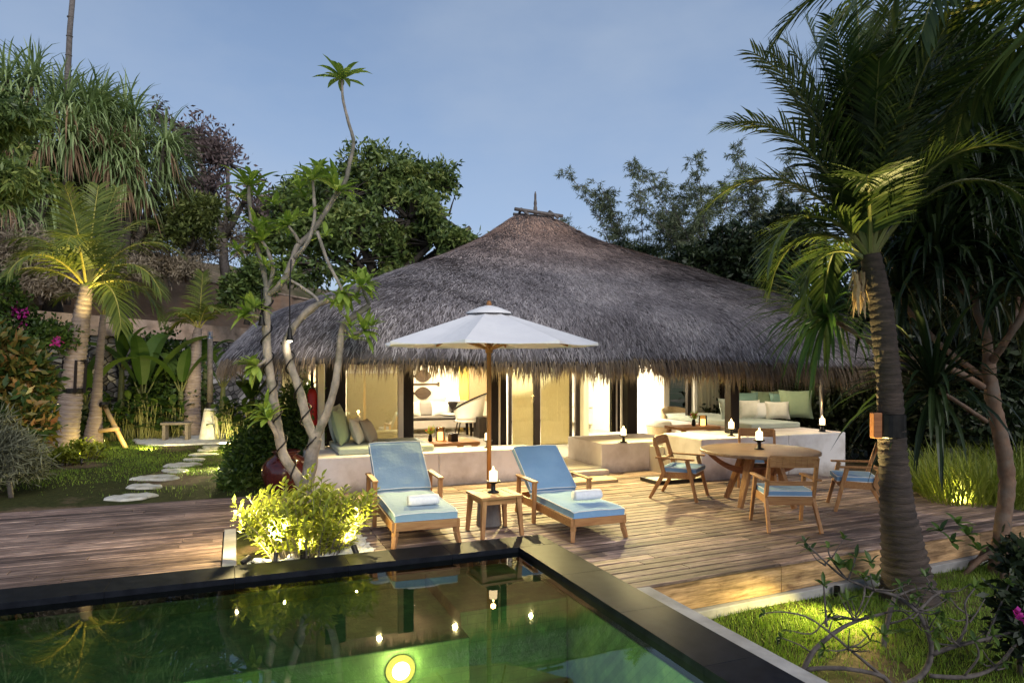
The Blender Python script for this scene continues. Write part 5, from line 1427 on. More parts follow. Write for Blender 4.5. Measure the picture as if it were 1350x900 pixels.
# hillside screw pines top left: broad mounds of grey green hanging straps
def screw_mound(label, cx, cy, dd, rx, ry, n, seed, L=1.15, w=.052):
    r = random.Random(seed); c = D(cx, cy, dd); hgt = 3.2
    base = V((c.x, c.y, 3.0)); t = thing('screw_pine', label, 'tree', base, 0, 'screw pines on the slope')
    k = dd/CF; mb = MB(); md = MB(); mt = MB()
    mt.tube([V((0,0,-1)), V((.1,0,1.2)), V((0,.1,c.z - base.z - ry*k*.3))], [.3,.25,.2], 10)
    for i in range(n):
        d = rdir(r, -.85, 1)
        if noise.noise(V((d.x*2.1 + seed, d.y*2.1, d.z*2.1))) < -.22: continue
        p = V((d.x*rx*k, d.y*rx*k*.8, c.z - base.z + d.z*ry*k))*1.0
        q = r.uniform(.72, 1); p = V((p.x*q, p.y*q, c.z - base.z + (p.z - (c.z - base.z))*q))
        rosette(mb, p, (d + V((0,0,.8))).normalized(), 38, L*1.15, w, r, .55, (.2, 1.8), .3, 5)
        for j in range(9): md.strap(p - V((0,0,.2)), V((d.x*.6 + r.uniform(-.3,.3), d.y*.6 + r.uniform(-.3,.3), -.6)), L*r.uniform(.7,1.4), w*.8, 4, .5, tip=.1)
        if i % 3 == 0: mt.tube([V((0,0,1.0)), p*.55 + V((0,0,.3)), p - V((0,0,.1))], [.16,.11,.08], 7)
    mt.build('trunk', M['barkdark'], t, smooth=True); mb.build('crown', M['l_pandgrey'], t); md.build('dead_leaves', M['l_dead'], t)
screw_mound('largest grey green screw pine at the top left of the slope', 66, 172, 20.5, 84, 70, 74, 61)
screw_mound('rounded screw pine on the slope above the leaning palm', 160, 205, 21.5, 64, 68, 58, 62)
screw_mound('lower dull screw pine at the far left behind the hanging branch', 6, 235, 19.5, 66, 66, 42, 63)

# ---- broadleaf trees
def broadleaf(name, label, base, blobs, leafm, bark, seed, nleaf, ls, lw, trunk=(.22,.05), spread=1.0, cat='tree', group=None, tw=.16, up=.25, twigs=True, shell=.45, clump=14, hang=0.0, gap=None, gf=.6):
    """blobs: list of (centre, radius xyz). Leaves sit in sprays on the outer shell of each blob, with gaps"""
    r = random.Random(seed); base = V(base); t = thing(name, label, cat, base, 0, group)
    mt = MB(); cr_ = MB(); top = V((0,0,0))
    hub = sum((V(b[0]) for b in blobs), V((0,0,0)))/len(blobs) - base
    fork = V((hub.x*.3, hub.y*.3, max(.25, hub.z*.38)))
    if trunk: mt.tube([V((0,0,-.2)), fork*.5 + V((r.uniform(-.08,.08), 0, 0)), fork], [trunk[0], trunk[0]*.85, trunk[0]*.7], 10, wob=.06, rng=r)
    tot = sum(b[1][0]*b[1][2] for b in blobs)
    for c, rad in blobs:
        c = V(c) - base
        if trunk:
            m_ = fork.lerp(c, .5) + V((r.uniform(-.1,.1), r.uniform(-.1,.1), .1*rad[2]))
            mt.tube([fork, m_, c], [trunk[0]*.55, trunk[0]*.35, trunk[1]], 7, wob=.05, rng=r)
        k = int(nleaf*rad[0]*rad[2]/tot/clump)
        for i in range(k):
            d = rdir(r, -.75, 1); q = (shell + (1-shell)*r.random()**.6)*(1 + .42*noise.noise(V((d.x*2.2 + c.x, d.y*2.2 + c.y, d.z*2.2 + seed))))
            p = c + V((d.x*rad[0]*q, d.y*rad[1]*q, d.z*rad[2]*q))
            if gap is not None and noise.noise(V((p.x*gf + seed, p.y*gf, p.z*gf))) + .35*noise.noise(V((p.x*gf*3, p.y*gf*3, p.z*gf*3 + seed))) < gap: continue
            if trunk and twigs and i % 3 == 0: mt.tube([c + (p-c)*.15, c + (p-c)*.6 + V((0,0,.04)), p], [trunk[1]*.5, trunk[1]*.3, trunk[1]*.12], 4, cap=False)
            ax = (d + V((0,0,up)) + rdir(r)*.5).normalized()
            for j in range(clump):
                ld = (ax*.6 + rdir(r) + V((0,0,-hang))).normalized(); b = p + rdir(r)*(tw*r.random())
                cr_.leaf(b, ld, perp(ld, r), ls*r.uniform(.6, 1.25), lw*r.uniform(.7, 1.2))
    if trunk: mt.build('trunk', M[bark], t, smooth=True)
    cr_.build('crown', M[leafm], t)
    return t
def bl(px, py, d, rx, rz, ry=None):           # blob from picture-size estimates at depth d
    k = d/CF; return (D(px, py, d), (rx*k, (ry or (rx+rz)/2)*k, rz*k))
db = 27
broadleaf('mango_tree', 'broad dense green tree rising behind the left roof slope', D(505, 440, db),
    [bl(500,238,db,62,44), bl(455,262,db-1,55,46), bl(560,245,db,46,40), bl(590,290,db,46,34), bl(540,290,db-1,60,42), bl(470,310,db-2,60,42), bl(420,300,db-1,46,44), bl(380,300,db-1.5,48,46), bl(400,265,db,34,30), bl(620,300,db+.5,24,16), bl(430,350,db-2,60,34), bl(520,330,db-1,60,30), bl(570,322,db-.5,60,30), bl(470,345,db-1.5,60,30), bl(615,318,db,40,22)],
    'l_mango', 'barkdark', 71, 62000, .28, .105, (.4,.10), tw=.34, hang=.4, shell=.55, gap=-.05, gf=.6)
broadleaf('dry_tree', 'sparse purple brown tree on the slope left of the green tree', D(300, 372, 25),
    [bl(255,190,25,44,40), bl(300,215,25,46,36), bl(335,240,25,30,26), bl(225,160,25,26,24), bl(270,250,24.5,50,30), bl(320,270,24.5,36,24)],
    'l_purple', 'barkgrey', 72, 9000, .20, .085, (.20,.07), tw=.3, clump=6, shell=.25, gap=-.02, gf=.7)
broadleaf('olive_shrub', 'rounded olive green bush on the slope below the purple tree', D(250, 362, 22.5),
    [bl(245,292,22.5,42,34), bl(280,285,22.5,24,24), bl(215,305,22,30,22)], 'l_olive', 'barkdark', 73, 13000, .2, .075, (.12,.05), tw=.22, cat='shrub', gap=-.08, gf=.9)
broadleaf('dark_shrub', 'dark shrub on the bank above the shower', D(325, 420, 23),
    [bl(318,388,23,30,26), bl(340,365,23,26,26)], 'l_mango', 'barkdark', 74, 5000, .2, .08, (.1,.05), tw=.2, cat='shrub')
for i, (px, py, dd, rx, rz, lab) in enumerate(((20, 330, 18.5, 60, 40, 'at the far left above the wall'), (120, 350, 20, 60, 24, 'on the bank behind the leaning palm'), (55, 372, 18.5, 44, 20, 'low over the wall at the left'), (165, 320, 22, 40, 36, 'under the rounded screw pine'), (222, 300, 24, 52, 44, 'behind the olive bush'), (300, 318, 25.5, 56, 40, 'at the foot of the purple tree'), (120, 300, 22, 52, 44, 'behind the crown of the leaning palm'), (225, 352, 22.5, 40, 18, 'beneath the olive bush'))):
    broadleaf('dry_scrub', 'brown dry scrub ' + lab, D(px, py + rz, dd), [bl(px, py, dd, rx, rz), bl(px + rx*.6, py + rz*.3, dd, rx*.6, rz*.7), bl(px - rx*.6, py + rz*.3, dd, rx*.6, rz*.7)], 'l_scrub', 'barkgrey', 80 + i, 5200, .22, .035, (.06,.03), tw=.3, cat='shrub', group='dry scrub on the slope', shell=.1)
# ---- right background: feathery bamboo and dark trees behind the roof
def bamboo(label, px, py, d, culms, seed, hgt):
    r = random.Random(seed); base = D(px, py, d); base.z = -.15
    t = thing('bamboo_clump', label, 'bamboo', base, 0, 'feathery bamboo behind the villa'); mt = MB(); cr_ = MB()
    for i in range(culms):
        a = r.uniform(-1, 1); lean = W(a*3.6 + r.uniform(-.5,.5), r.uniform(-1.2, 1.2)); h = hgt*r.uniform(.72, 1.05)
        pts = [V((a*.4, r.uniform(-.3,.3), 0))]
        for k in range(1, 9):
            u = k/8; pts.append(pts[0] + V((lean.x*u**2.2, lean.y*u**2.2, h*(u - .12*u**4))))
        mt.tube(pts, [.045*(1 - .85*k/8) for k in range(9)], 5, cap=False)
        for k in range(70):
            u = r.uniform(.30, 1)**.8; x = u*8; j = min(7, int(x)); p = pts[j].lerp(pts[j+1], x-j)
            dd = (rdir(r, -.2, .7)); L = r.uniform(.35, 1.15)*(1.15-u*.6); q = p + dd*L + V((0,0,-.12*L))
            mt.tube([p, p.lerp(q, .5) + V((0,0,.06)), q], [.010,.007,.003], 3, cap=False)
            for s in range(22):
                b = p.lerp(q, r.uniform(.25, 1)); ld = (dd*.5 + rdir(r) + V((0,0,-.5))).normalized(); cr_.leaf(b, ld, perp(ld, r), r.uniform(.14, .28), .036)
    mt.build('trunk', M['barkgrey'], t, smooth=True); cr_.build('crown', M['l_bamboo'], t); return t
bamboo('lower feathery bamboo clump at the left end of the row', 800, 480, 31, 13, 90, 9.4)
bamboo('feathery bamboo clump just right of the roof peak', 850, 480, 30, 14, 91, 11.6)
bamboo('feathery bamboo clump between roof and tall palm, with one thin upright tip', 945, 480, 28, 14, 92, 11.5)
bamboo('feathery bamboo clump behind the left fronds of the tall palm', 1015, 480, 30, 11, 93, 13.0)
dd = 25
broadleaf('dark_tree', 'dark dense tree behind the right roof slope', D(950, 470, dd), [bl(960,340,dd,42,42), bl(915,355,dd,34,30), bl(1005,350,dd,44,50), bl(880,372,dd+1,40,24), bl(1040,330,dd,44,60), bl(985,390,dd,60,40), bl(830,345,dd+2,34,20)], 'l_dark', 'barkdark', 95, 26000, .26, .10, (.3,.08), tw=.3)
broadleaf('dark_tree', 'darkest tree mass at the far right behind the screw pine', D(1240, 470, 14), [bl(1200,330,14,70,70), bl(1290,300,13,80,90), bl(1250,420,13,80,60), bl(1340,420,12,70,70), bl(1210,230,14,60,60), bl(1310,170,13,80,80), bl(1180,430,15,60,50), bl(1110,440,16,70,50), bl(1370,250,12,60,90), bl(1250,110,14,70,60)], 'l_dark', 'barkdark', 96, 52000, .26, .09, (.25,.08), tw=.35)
# hedge behind the terrace
for i, (px, dd, rx, lab) in enumerate(((985, 17, 70, 'behind the terrace cushions'), (1070, 16.5, 70, 'behind the steel post'), (1150, 15.5, 80, 'right of the terrace platform'), (1235, 14.5, 80, 'behind the tall lit grass'), (1330, 12.5, 90, 'at the right edge'))):
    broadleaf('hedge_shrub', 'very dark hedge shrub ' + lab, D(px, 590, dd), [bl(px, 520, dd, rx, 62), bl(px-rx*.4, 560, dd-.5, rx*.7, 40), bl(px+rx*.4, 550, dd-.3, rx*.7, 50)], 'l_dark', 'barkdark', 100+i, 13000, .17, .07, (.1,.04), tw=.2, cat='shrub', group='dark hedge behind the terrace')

# ---- frangipani in the lit bed
def frang_leaves(mb, p, d, r, n=11, L=.26, w=.075):
    d = d.normalized(); e1 = d.orthogonal().normalized(); e2 = d.cross(e1)
    pf = lambda t: (math.sin(PI*min(1, .06 + .94*t))**.7*(1.25 - .5*abs(t - .6)))
    for i in range(n):
        a = i*2.39996; el = .55 + .95*i/n + r.uniform(-.12,.12)
        q = d*math.cos(el) + (e1*math.cos(a) + e2*math.sin(a))*math.sin(el)
        mb.strap(p, q, L*r.uniform(.7, 1.15), w, 5, .16*r.uniform(.4,1.8), fold=.3, prof=pf)
r = random.Random(111)
tb = G(404, 682, -.05); dT = tb.x*sA + tb.y*cA
ft_ = thing('frangipani_tree', 'frangipani with forked mottled trunk and bright leaf tufts in the lit bed', 'tree', tb)
T_ = lambda px, py, dd=0: D(px, py, dT + dd) - tb
mb = MB(); tuft = []
def fb_(pts, r0, r1, leaves=True, n=9):
    limb(mb, pts, r0, r1, n, r)
    if leaves: tuft.append((pts[-1], (pts[-1]-pts[-2]).normalized()))
fb_([T_(403,690), T_(402,655), T_(408,620), T_(413,590), T_(416,578)], .115, .098, False, 12)
fb_([T_(402,650), T_(392,628,.05), T_(374,600,.08), T_(366,560,.1), T_(358,510,.1), T_(352,460,.1), T_(351,425,.08), T_(353,400,.05), T_(352,380,.05)], .085, .058, False, 10)
fb_([T_(370,585,.1), T_(362,568,.02), T_(353,552,-.04)], .045, .035)
fb_([T_(416,580), T_(405,555), T_(395,515), T_(381,475), T_(378,450), T_(392,425,-.05), T_(412,405,-.08), T_(440,393,-.08)], .078, .045, False, 10)
fb_([T_(415,580), T_(428,550,.05), T_(440,515,.1), T_(447,470,.1), T_(452,430,.12), T_(470,415,.14), T_(487,402,.15)], .07, .045, False, 10)
fb_([T_(352,384,.05), T_(346,350,.05), T_(335,310), T_(329,268), T_(328,245)], .042, .026)
fb_([T_(352,384,.05), T_(360,355), T_(350,325,-.05), T_(345,318,-.05)], .036, .026)
fb_([T_(353,388,.05), T_(372,372), T_(385,345), T_(392,325,.05), T_(412,305,.1), T_(435,270,.1), T_(455,240,.1), T_(461,215,.1), T_(466,187,.12), T_(459,160,.12), T_(452,130,.12), T_(451,105,.12)], .056, .018, True)
fb_([T_(395,322,.05), T_(388,308), T_(380,298)], .030, .022)
fb_([T_(388,340), T_(405,320,-.1), T_(414,290,-.12), T_(414,260,-.12), T_(412,238,-.12)], .034, .022)
fb_([T_(428,282,.1), T_(438,262,.06), T_(444,252,.05)], .024, .018)
fb_([T_(418,305,-.1), T_(432,345,-.12), T_(445,370,-.12), T_(452,385,-.1)], .030, .022)
fb_([T_(440,393,-.08), T_(462,388,-.1), T_(476,378,-.1)], .034, .026)
fb_([T_(392,425,-.05), T_(420,400,.1), T_(400,380,.12), T_(380,368,.1)], .028, .022)
fb_([T_(487,402,.15), T_(480,385,.15), T_(476,372,.12)], .032, .024)
fb_([T_(452,430,.12), T_(462,440,.1), T_(480,436,.06)], .030, .024)
fb_([T_(351,428,.05), T_(338,418,-.05), T_(328,412,-.08)], .026, .022)
fb_([T_(353,470,.1), T_(346,478), T_(338,482,-.05)], .024, .020)
mb.build('trunk', M['bark'], ft_, smooth=True)
mb = MB()
for i, (p, d) in enumerate(tuft):
    big = 1.15 if i in (0,) else 1.0
    frang_leaves(mb, p, (d + V((0,0,.25))), r, 18 if p.z > 3 else 14, .38 if p.z > 4 else .30, .07)
for px, py, dd in ((345,322,0), (352,300,.1), (395,250,0), (400,262,.2), (448,392,0), (462,430,0), (340,258,.1), (440,400,-.1), (335,405,-.1), (470,395,.1), (350,540,0), (318,262,.1), (330,232,0), (338,300,-.1), (362,270,0), (425,235,-.1), (408,285,-.1), (420,222,-.1), (350,350,-.1), (312,330,0), (455,372,-.1), (485,375,.1), (490,430,.1), (468,448,.05), (430,312,.1), (330,480,-.05), (322,420,-.1), (388,292,0), (342,315,-.05)):
    frang_leaves(mb, T_(px, py, dd), V((r.uniform(-.5,.5), r.uniform(-.5,.5), 1)), r, r.randint(7, 12), r.uniform(.18,.28), r.uniform(.045,.065))
mb.build('leaves', M['l_frang'], ft_)
# flex wound round the trunk, hanging lamp
mb = MB(); 
def wind(pts, rad, turns, nseg=90):
    out_ = []; pts = [V(p) for p in pts]; ln = [0]
    for a, b in zip(pts, pts[1:]): ln.append(ln[-1] + (b-a).length)
    for i in range(nseg+1):
        u = ln[-1]*i/nseg; k = max(j for j in range(len(ln)) if ln[j] <= u + 1e-9); k = min(k, len(pts)-2)
        f = (u - ln[k])/(ln[k+1]-ln[k]); p = pts[k].lerp(pts[k+1], f); d = (pts[k+1]-pts[k]).normalized()
        e1 = d.cross(V((0,1,0))).normalized(); e2 = d.cross(e1); a = 2*PI*turns*i/nseg
        out_.append(p + (e1*math.cos(a) + e2*math.sin(a))*(rad*(1 - .25*i/nseg)))
    return out_
mb.tube(wind([T_(392,628,.05), T_(374,600,.08), T_(366,560,.1), T_(358,510,.1), T_(352,460,.1), T_(351,425,.08), T_(353,395,.05)], .088, 6.5), .011, 5)
mb.tube(wind([T_(413,590), T_(405,555), T_(395,515), T_(381,475), T_(378,450)], .092, 4), .011, 5)
o = mb.build('power_flex', M['iron'], smooth=True); tag(o, 'black flex wound around the frangipani limbs', 'cable', None, tb)
hl = thing('pendant_lamp', 'small black lamp hanging by its cord from the frangipani', 'lamp', D(382, 448, dT - .12))
mb = MB(); mb.tube([V((0,0,.12)), V((0,0,.62)), V((.02,.05,1.02))], .008, 6); mb.build('cord', M['iron'], hl)
mb = MB(); mb.lathe([(.012,.16),(.022,.14),(.030,.06),(.046,.0),(.044,-.01)], 16); mb.build('lamp_shade', M['iron'], hl, smooth=True)
mb = MB(); mb.lathe([(.001,.02),(.03,.015),(.036,-.006),(.022,-.026),(.001,-.032)], 14); mb.build('bulb', M['bulb'], hl, smooth=True)
light('POINT', 'pendant_light', hl.location + V((0,0,-.08)), 3, WARM2, .03)
hl2 = thing('pendant_lamp', 'second black lamp hanging deeper in the frangipani, unlit', 'lamp', D(345, 428, dT - .05))
mb = MB(); mb.tube([V((0,0,.12)), V((0,0,.45))], .008, 6); mb.build('cord', M['iron'], hl2)
mb = MB(); mb.lathe([(.012,.16),(.022,.14),(.030,.06),(.046,.0),(.044,-.01),(.001,.0)], 16); mb.build('lamp_shade', M['iron'], hl2, smooth=True)
# bright bush under it
def leafy_bush(label, c, rx, ry, h, stems, leafm, seed, L=.10, w=.036, name='bush', group=None, n=22):
    r = random.Random(seed); t = thing(name, label, 'shrub', c, 0, group); ms_ = MB(); ml = MB()
    for i in range(stems):
        a = r.uniform(0, 2*PI); q = math.sqrt(r.random()); b = V((rx*.55*q*math.cos(a), ry*.55*q*math.sin(a), -.05))
        top = V((rx*q*math.cos(a)*1.15, ry*q*math.sin(a)*1.15, h*r.uniform(.55, 1.05)*(1.05 - .35*q)))
        m_ = b.lerp(top, .5) + V((0,0,.06)); pts = [b, m_, top]; ms_.tube(pts, [.007,.006,.003], 4, cap=False)
        for k in range(n):
            u = .18 + .82*(k + r.random())/n; p = b.lerp(m_, u*2) if u < .5 else m_.lerp(top, u*2-1)
            d = (top - b).normalized(); aa = k*2.4 + r.uniform(-.3,.3); e1 = d.orthogonal().normalized(); e2 = d.cross(e1)
            ld = (d*.55 + (e1*math.cos(aa) + e2*math.sin(aa))*.9 + V((0,0,.1))).normalized()
            ml.strap(p, ld, L*r.uniform(.7, 1.25), w, 3, .12, fold=.3, prof=lambda t: math.sin(PI*min(1, .08 + .92*t))**.8)
    ms_.build('stems', M['barkgrey'], t); ml.build('leaves', M[leafm], t); return t
pc_ = G(415, 712, -.05)
leafy_bush('yellow green bush glowing in the uplight around the frangipani trunk', V((.72, 7.25, -.05)), .64, .40, .84, 150, 'l_bright', 121, .105, .036)
# ---- bananas and other broad plants along the wall
def banana(label, px, py, dd, h, seed, n=6, L=1.4, group='banana plants along the garden wall'):
    r = random.Random(seed); b = D(px, py, dd); b.z = -.15
    t = thing('banana_plant', label, 'plant', b, 0, group); mb = MB(); mb.tube([V((0,0,0)), V((.03,0,h*.5)), V((.05,0,h))], [.13,.10,.06], 10); mb.build('stem', M['rachisdk'], t, smooth=True)
    ml = MB(); top = V((.05,0,h)); pf = lambda t_: math.sin(PI*min(1, .05 + .95*t_))**.55
    for i in range(n):
        a = i*2.4 + r.uniform(-.4,.4); el = R(r.uniform(45, 82)); d = V((math.cos(a)*math.cos(el), math.sin(a)*math.cos(el), math.sin(el)))
        l = L*r.uniform(.75, 1.1); q = top + d*(.25*l); ml.mi = 1; ml.tube([top - V((0,0,.1)), q], [.03,.018], 5); ml.mi = 0
        ml.strap(q, d, l, .38*l**.5*r.uniform(.8,1.1), 9, .22*r.uniform(.5,1.5), fold=.35, prof=pf)
    ml.build('leaves', [M['l_banana'], M['rachisdk']], t)
banana('banana plant with one upright leaf against the stone wall', 158, 540, 19.5, 1.9, 131, 4, 1.5)
banana('banana plant with arching leaf left of the dark bush', 186, 552, 19, 1.1, 132, 5, 2.0)
banana('banana plant beside the young palm by the shower', 236, 560, 19.3, 1.3, 133, 5, 1.3)
banana('banana plant right of the shower post', 292, 560, 20.5, 1.4, 134, 5, 1.3)
banana('small banana plant behind the shower', 268, 560, 21.5, 1.9, 135, 5, 1.2)
banana('banana plant under the left eave', 330, 560, 18.5, .9, 136, 5, 1.1)
banana('banana plant between leaning palm and stone wall', 110, 556, 18.2, 1.0, 137, 5, 1.4)
def heart_bush(label, px, py, dd, wpx, hpx, seed, leafm='l_garden', L=.34, n=90):
    r = random.Random(seed); b = D(px, py, dd); b.z = -.17; k = dd/CF
    t = thing('garden_plant', label, 'plant', b, 0, 'leafy border plants at the back of the lawn'); ml = MB(); ms_ = MB(); pf = lambda t_: math.sin(PI*min(1, .1 + .9*t_))**.7
    for i in range(n):
        a = r.uniform(0, 2*PI); q = math.sqrt(r.random()); base_ = V((wpx/2*k*q*math.cos(a)*.8, .5*q*math.sin(a), 0))
        top = base_ + V((r.uniform(-.2,.2), r.uniform(-.2,.2) - .1, hpx*k*r.uniform(.3, 1)*(1 - .3*q)))
        ms_.tube([base_, top], [.012,.008], 4, cap=False)
        d = V((r.uniform(-1,1), r.uniform(-1,.4), r.uniform(-.1,.9))).normalized(); ml.strap(top, d, L*r.uniform(.6,1.2), L*.5, 5, .25, fold=.25, prof=pf)
    ms_.build('stems', M['rachisdk'], t); ml.build('leaves', M[leafm], t)
for i, (px, py, dd, w_, h_, lab) in enumerate(((150, 580, 18.5, 60, 60, 'left of the bananas'), (195, 582, 18.8, 60, 70, 'below the arching banana leaf'), (222, 580, 19, 50, 62, 'behind the garden stool'), (310, 582, 18.6, 60, 62, 'right of the shower base'), (345, 584, 17.5, 60, 70, 'under the left roof corner'), (385, 590, 16.8, 60, 80, 'behind the frangipani trunk'), (262, 572, 21, 60, 80, 'behind the shower'), (120, 582, 17.8, 50, 50, 'behind the two palms'))):
    heart_bush('low broad leaved border plant ' + lab, px, py, dd, w_, h_, 140+i)
broadleaf('dark_shrub', 'dense dark shrub against the stone wall behind the bananas', D(215, 560, 20.5), [bl(215,480,20.5,34,40), bl(235,510,20,36,40), bl(200,515,20,30,36)], 'l_garden', 'barkdark', 150, 6500, .18, .08, (.08,.03), tw=.2, cat='shrub')
# shrubs between the lawn and the villa corner
for i, (px, py, dd, rx, rz, lab) in enumerate(((335, 600, 12.2, 34, 36, 'beside the stepping stones'), (360, 575, 11.6, 34, 44, 'left of the glazed jar'), (395, 560, 11.5, 34, 60, 'at the villa corner'), (318, 628, 11.6, 22, 20, 'low, nearest the deck'))):
    broadleaf('garden_shrub', 'loose green shrub ' + lab, D(px, py + rz, dd), [bl(px, py, dd, rx, rz), bl(px-rx*.4, py+rz*.4, dd-.3, rx*.6, rz*.6)], 'l_garden', 'barkdark', 160+i, 4600, .12, .045, (.03,.015), tw=.16, cat='shrub', group='shrubs between lawn and villa', shell=.15, clump=9)
# left edge: croton, grey bush, bougainvillea, hanging branch, small yellow plants
dl = 12.0
broadleaf('croton_bush', 'croton bush with orange tipped leaves at the left edge', D(25, 610, dl), [bl(10,520,dl,42,46), bl(32,495,dl,26,30), bl(-10,480,dl,40,44), bl(10,560,dl-.5,46,34)], 'l_croton', 'barkdark', 171, 9000, .22, .085, (.06,.03), tw=.2, cat='shrub', clump=10)
broadleaf('grey_bush', 'wispy grey green bush below the croton at the left edge', D(15, 640, 10.5), [bl(8,600,10.5,36,34), bl(32,612,10.8,22,22), bl(-20,590,10.5,40,44)], 'l_greybush', 'barkgrey', 172, 7500, .20, .02, (.04,.02), tw=.2, cat='shrub', shell=.1)
bg_ = broadleaf('bougainvillea', 'bougainvillea with magenta flowers hanging over the stone wall', D(45, 470, 14.5), [bl(20,440,14.5,40,36), bl(60,445,14.8,40,24), bl(0,400,14.2,30,34)], 'l_garden', 'barkdark', 173, 5000, .13, .06, (.05,.02), tw=.2, cat='shrub')
mb = MB(); r = random.Random(9)
for cx, cy, nn in ((22,408,26), (30,414,22), (74,450,24), (28,430,12), (12,415,14)):
    c_ = D(cx, cy, 14.2) - bg_.location
    for i in range(nn):
        p = c_ + rdir(r)*.10*r.random()**.4; d = rdir(r); mb.leaf(p, d, perp(d, r), .085, .06)
mb.build('flowers', M['petal'], bg_)
broadleaf('overhanging_branch', 'dark feathery branch reaching in at the upper left edge', D(-60, 300, 9), [bl(5,150,9,52,22), bl(-25,165,9,50,40), bl(15,235,9,42,22), bl(-20,240,9,40,40)], 'l_mango', 'barkdark', 174, 9000, .15, .035, (.05,.02), tw=.14, cat='branch', hang=.9, shell=.1)
for i, (px, py, w_) in enumerate(((108, 606, .42), (62, 596, .22), (78, 612, .3))):
    leafy_bush('yellow green groundcover plant lit at the foot of the leaning palm, ' + ('largest, right of it', 'smallest, left of it', 'in front of it')[i], G(px, py, -.13), w_*1.2, w_*.8, w_*1.1, 46, 'l_bright', 180+i, .17, .055, group='lit plants at the palm foot', n=10)
# ---- lit tall grass on the right
def grass_clump(label, c, rx, ry, h, n, seed, leafm='l_tall', group='tall grass clumps lit from below'):
    r = random.Random(seed); t = thing('grass_clump', label, 'grass clump', c, 0, group); mb = MB()
    for i in range(n):
        a = r.uniform(0, 2*PI); q = math.sqrt(r.random()); b = V((rx*q*math.cos(a), ry*q*math.sin(a), 0))
        d = V((math.cos(a)*q*.55 + r.gauss(0,.22), math.sin(a)*q*.55 + r.gauss(0,.22), 1)); mb.strap(b, d, h*r.uniform(.55, 1.1), .016*r.uniform(.7,1.3), 6, .24*r.uniform(.3,1.6), tip=.02)
    mb.build('blades', M[leafm], t); return t
gcs = [(1232, 652, .55, .75, 'left, beside the bare soil path'), (1275, 668, .6, .8, 'in the middle, brightest'), (1318, 668, .55, .85, 'behind the screw pine trunk'), (1345, 640, .6, 1.0, 'at the right edge'), (1255, 640, .5, .8, 'further back')]
for i, (px, py, rx, h, lab) in enumerate(gcs):
    grass_clump('lit clump of tall grass, ' + lab, G(px, py, -.1), rx, .45, h, 420, 190+i)
# ---- bare frangipani, lower right corner
r = random.Random(201)
bb = G(1085, 905, -.4); dB = bb.x*sA + bb.y*cA
bf = thing('bare_frangipani', 'nearly bare grey frangipani with tangled low branches in the lower right corner', 'tree', bb)
Q_ = lambda px, py, dd=0: D(px, py, dB + dd) - bb
mb = MB(); tl_ = []
def q_(pts, r0, r1, tip=True):
    limb(mb, pts, r0*.54, r1*.5, 8, r, 1.0, .12)
    if tip: tl_.append((pts[-1], (pts[-1]-pts[-2]).normalized()))
q_([Q_(1052,905,.1), Q_(1060,880,.1), Q_(1075,855,.12), Q_(1105,830,.15), Q_(1130,818,.2), Q_(1165,808,.25)], .048, .018, False)
q_([Q_(1060,882,.1), Q_(1090,880,.05), Q_(1125,882,0), Q_(1165,892,0), Q_(1180,915,0)], .032, .03, False)
q_([Q_(1175,890,.6), Q_(1165,855,.6), Q_(1170,820,.65), Q_(1178,790,.7), Q_(1185,778,.7)], .045, .03, False)
q_([Q_(1185,905,0), Q_(1215,890,.05), Q_(1228,860,.05), Q_(1222,830,.05), Q_(1208,805,.1), Q_(1180,785,.2), Q_(1150,776,.25), Q_(1115,762,.25), Q_(1090,742,.25), Q_(1062,715,.25)], .042, .010)
q_([Q_(1228,862,.05), Q_(1262,850,.0), Q_(1300,842,.0), Q_(1345,830,0)], .034, .020)
q_([Q_(1225,890,0), Q_(1270,892,-.05), Q_(1310,880,-.05), Q_(1338,850,-.05), Q_(1350,830,0)], .030, .016)
q_([Q_(1180,905,0), Q_(1150,880,.0), Q_(1120,855,.02), Q_(1090,830,.05), Q_(1062,812,.05), Q_(1030,806,.05), Q_(1008,808,.05)], .022, .008)
q_([Q_(1130,818,.2), Q_(1108,812,.22), Q_(1088,818,.2), Q_(1070,835,.2), Q_(1040,830,.2)], .016, .008)
q_([Q_(1115,762,.25), Q_(1095,735,.28), Q_(1092,722,.28)], .014, .009)
q_([Q_(1140,772,.25), Q_(1138,790,.2), Q_(1128,812,.2)], .014, .010, False)
q_([Q_(1090,826,.15), Q_(1088,800,.2), Q_(1086,772,.22)], .016, .010)
q_([Q_(1165,808,.25), Q_(1190,805,.2), Q_(1215,830,.2)], .016, .010, False)
q_([Q_(1208,808,.1), Q_(1240,780,.2), Q_(1262,800,.2), Q_(1280,812,.2)], .020, .010)
q_([Q_(1180,786,.2), Q_(1215,775,.25), Q_(1245,790,.3)], .018, .010)
q_([Q_(1262,850,0), Q_(1275,820,.05), Q_(1272,795,.05), Q_(1285,775,.1)], .018, .010)
q_([Q_(1300,842,0), Q_(1318,800,.1), Q_(1330,770,.1)], .016, .009)
q_([Q_(1270,892,-.05), Q_(1290,865,-.1), Q_(1285,845,-.1)], .016, .010)
q_([Q_(1345,830,0), Q_(1375,810,0)], .016, .012)
q_([Q_(1170,822,.65), Q_(1195,815,.6), Q_(1215,800,.6)], .018, .010)
q_([Q_(1070,860,.12), Q_(1055,850,.1), Q_(1030,840,.1)], .012, .007)
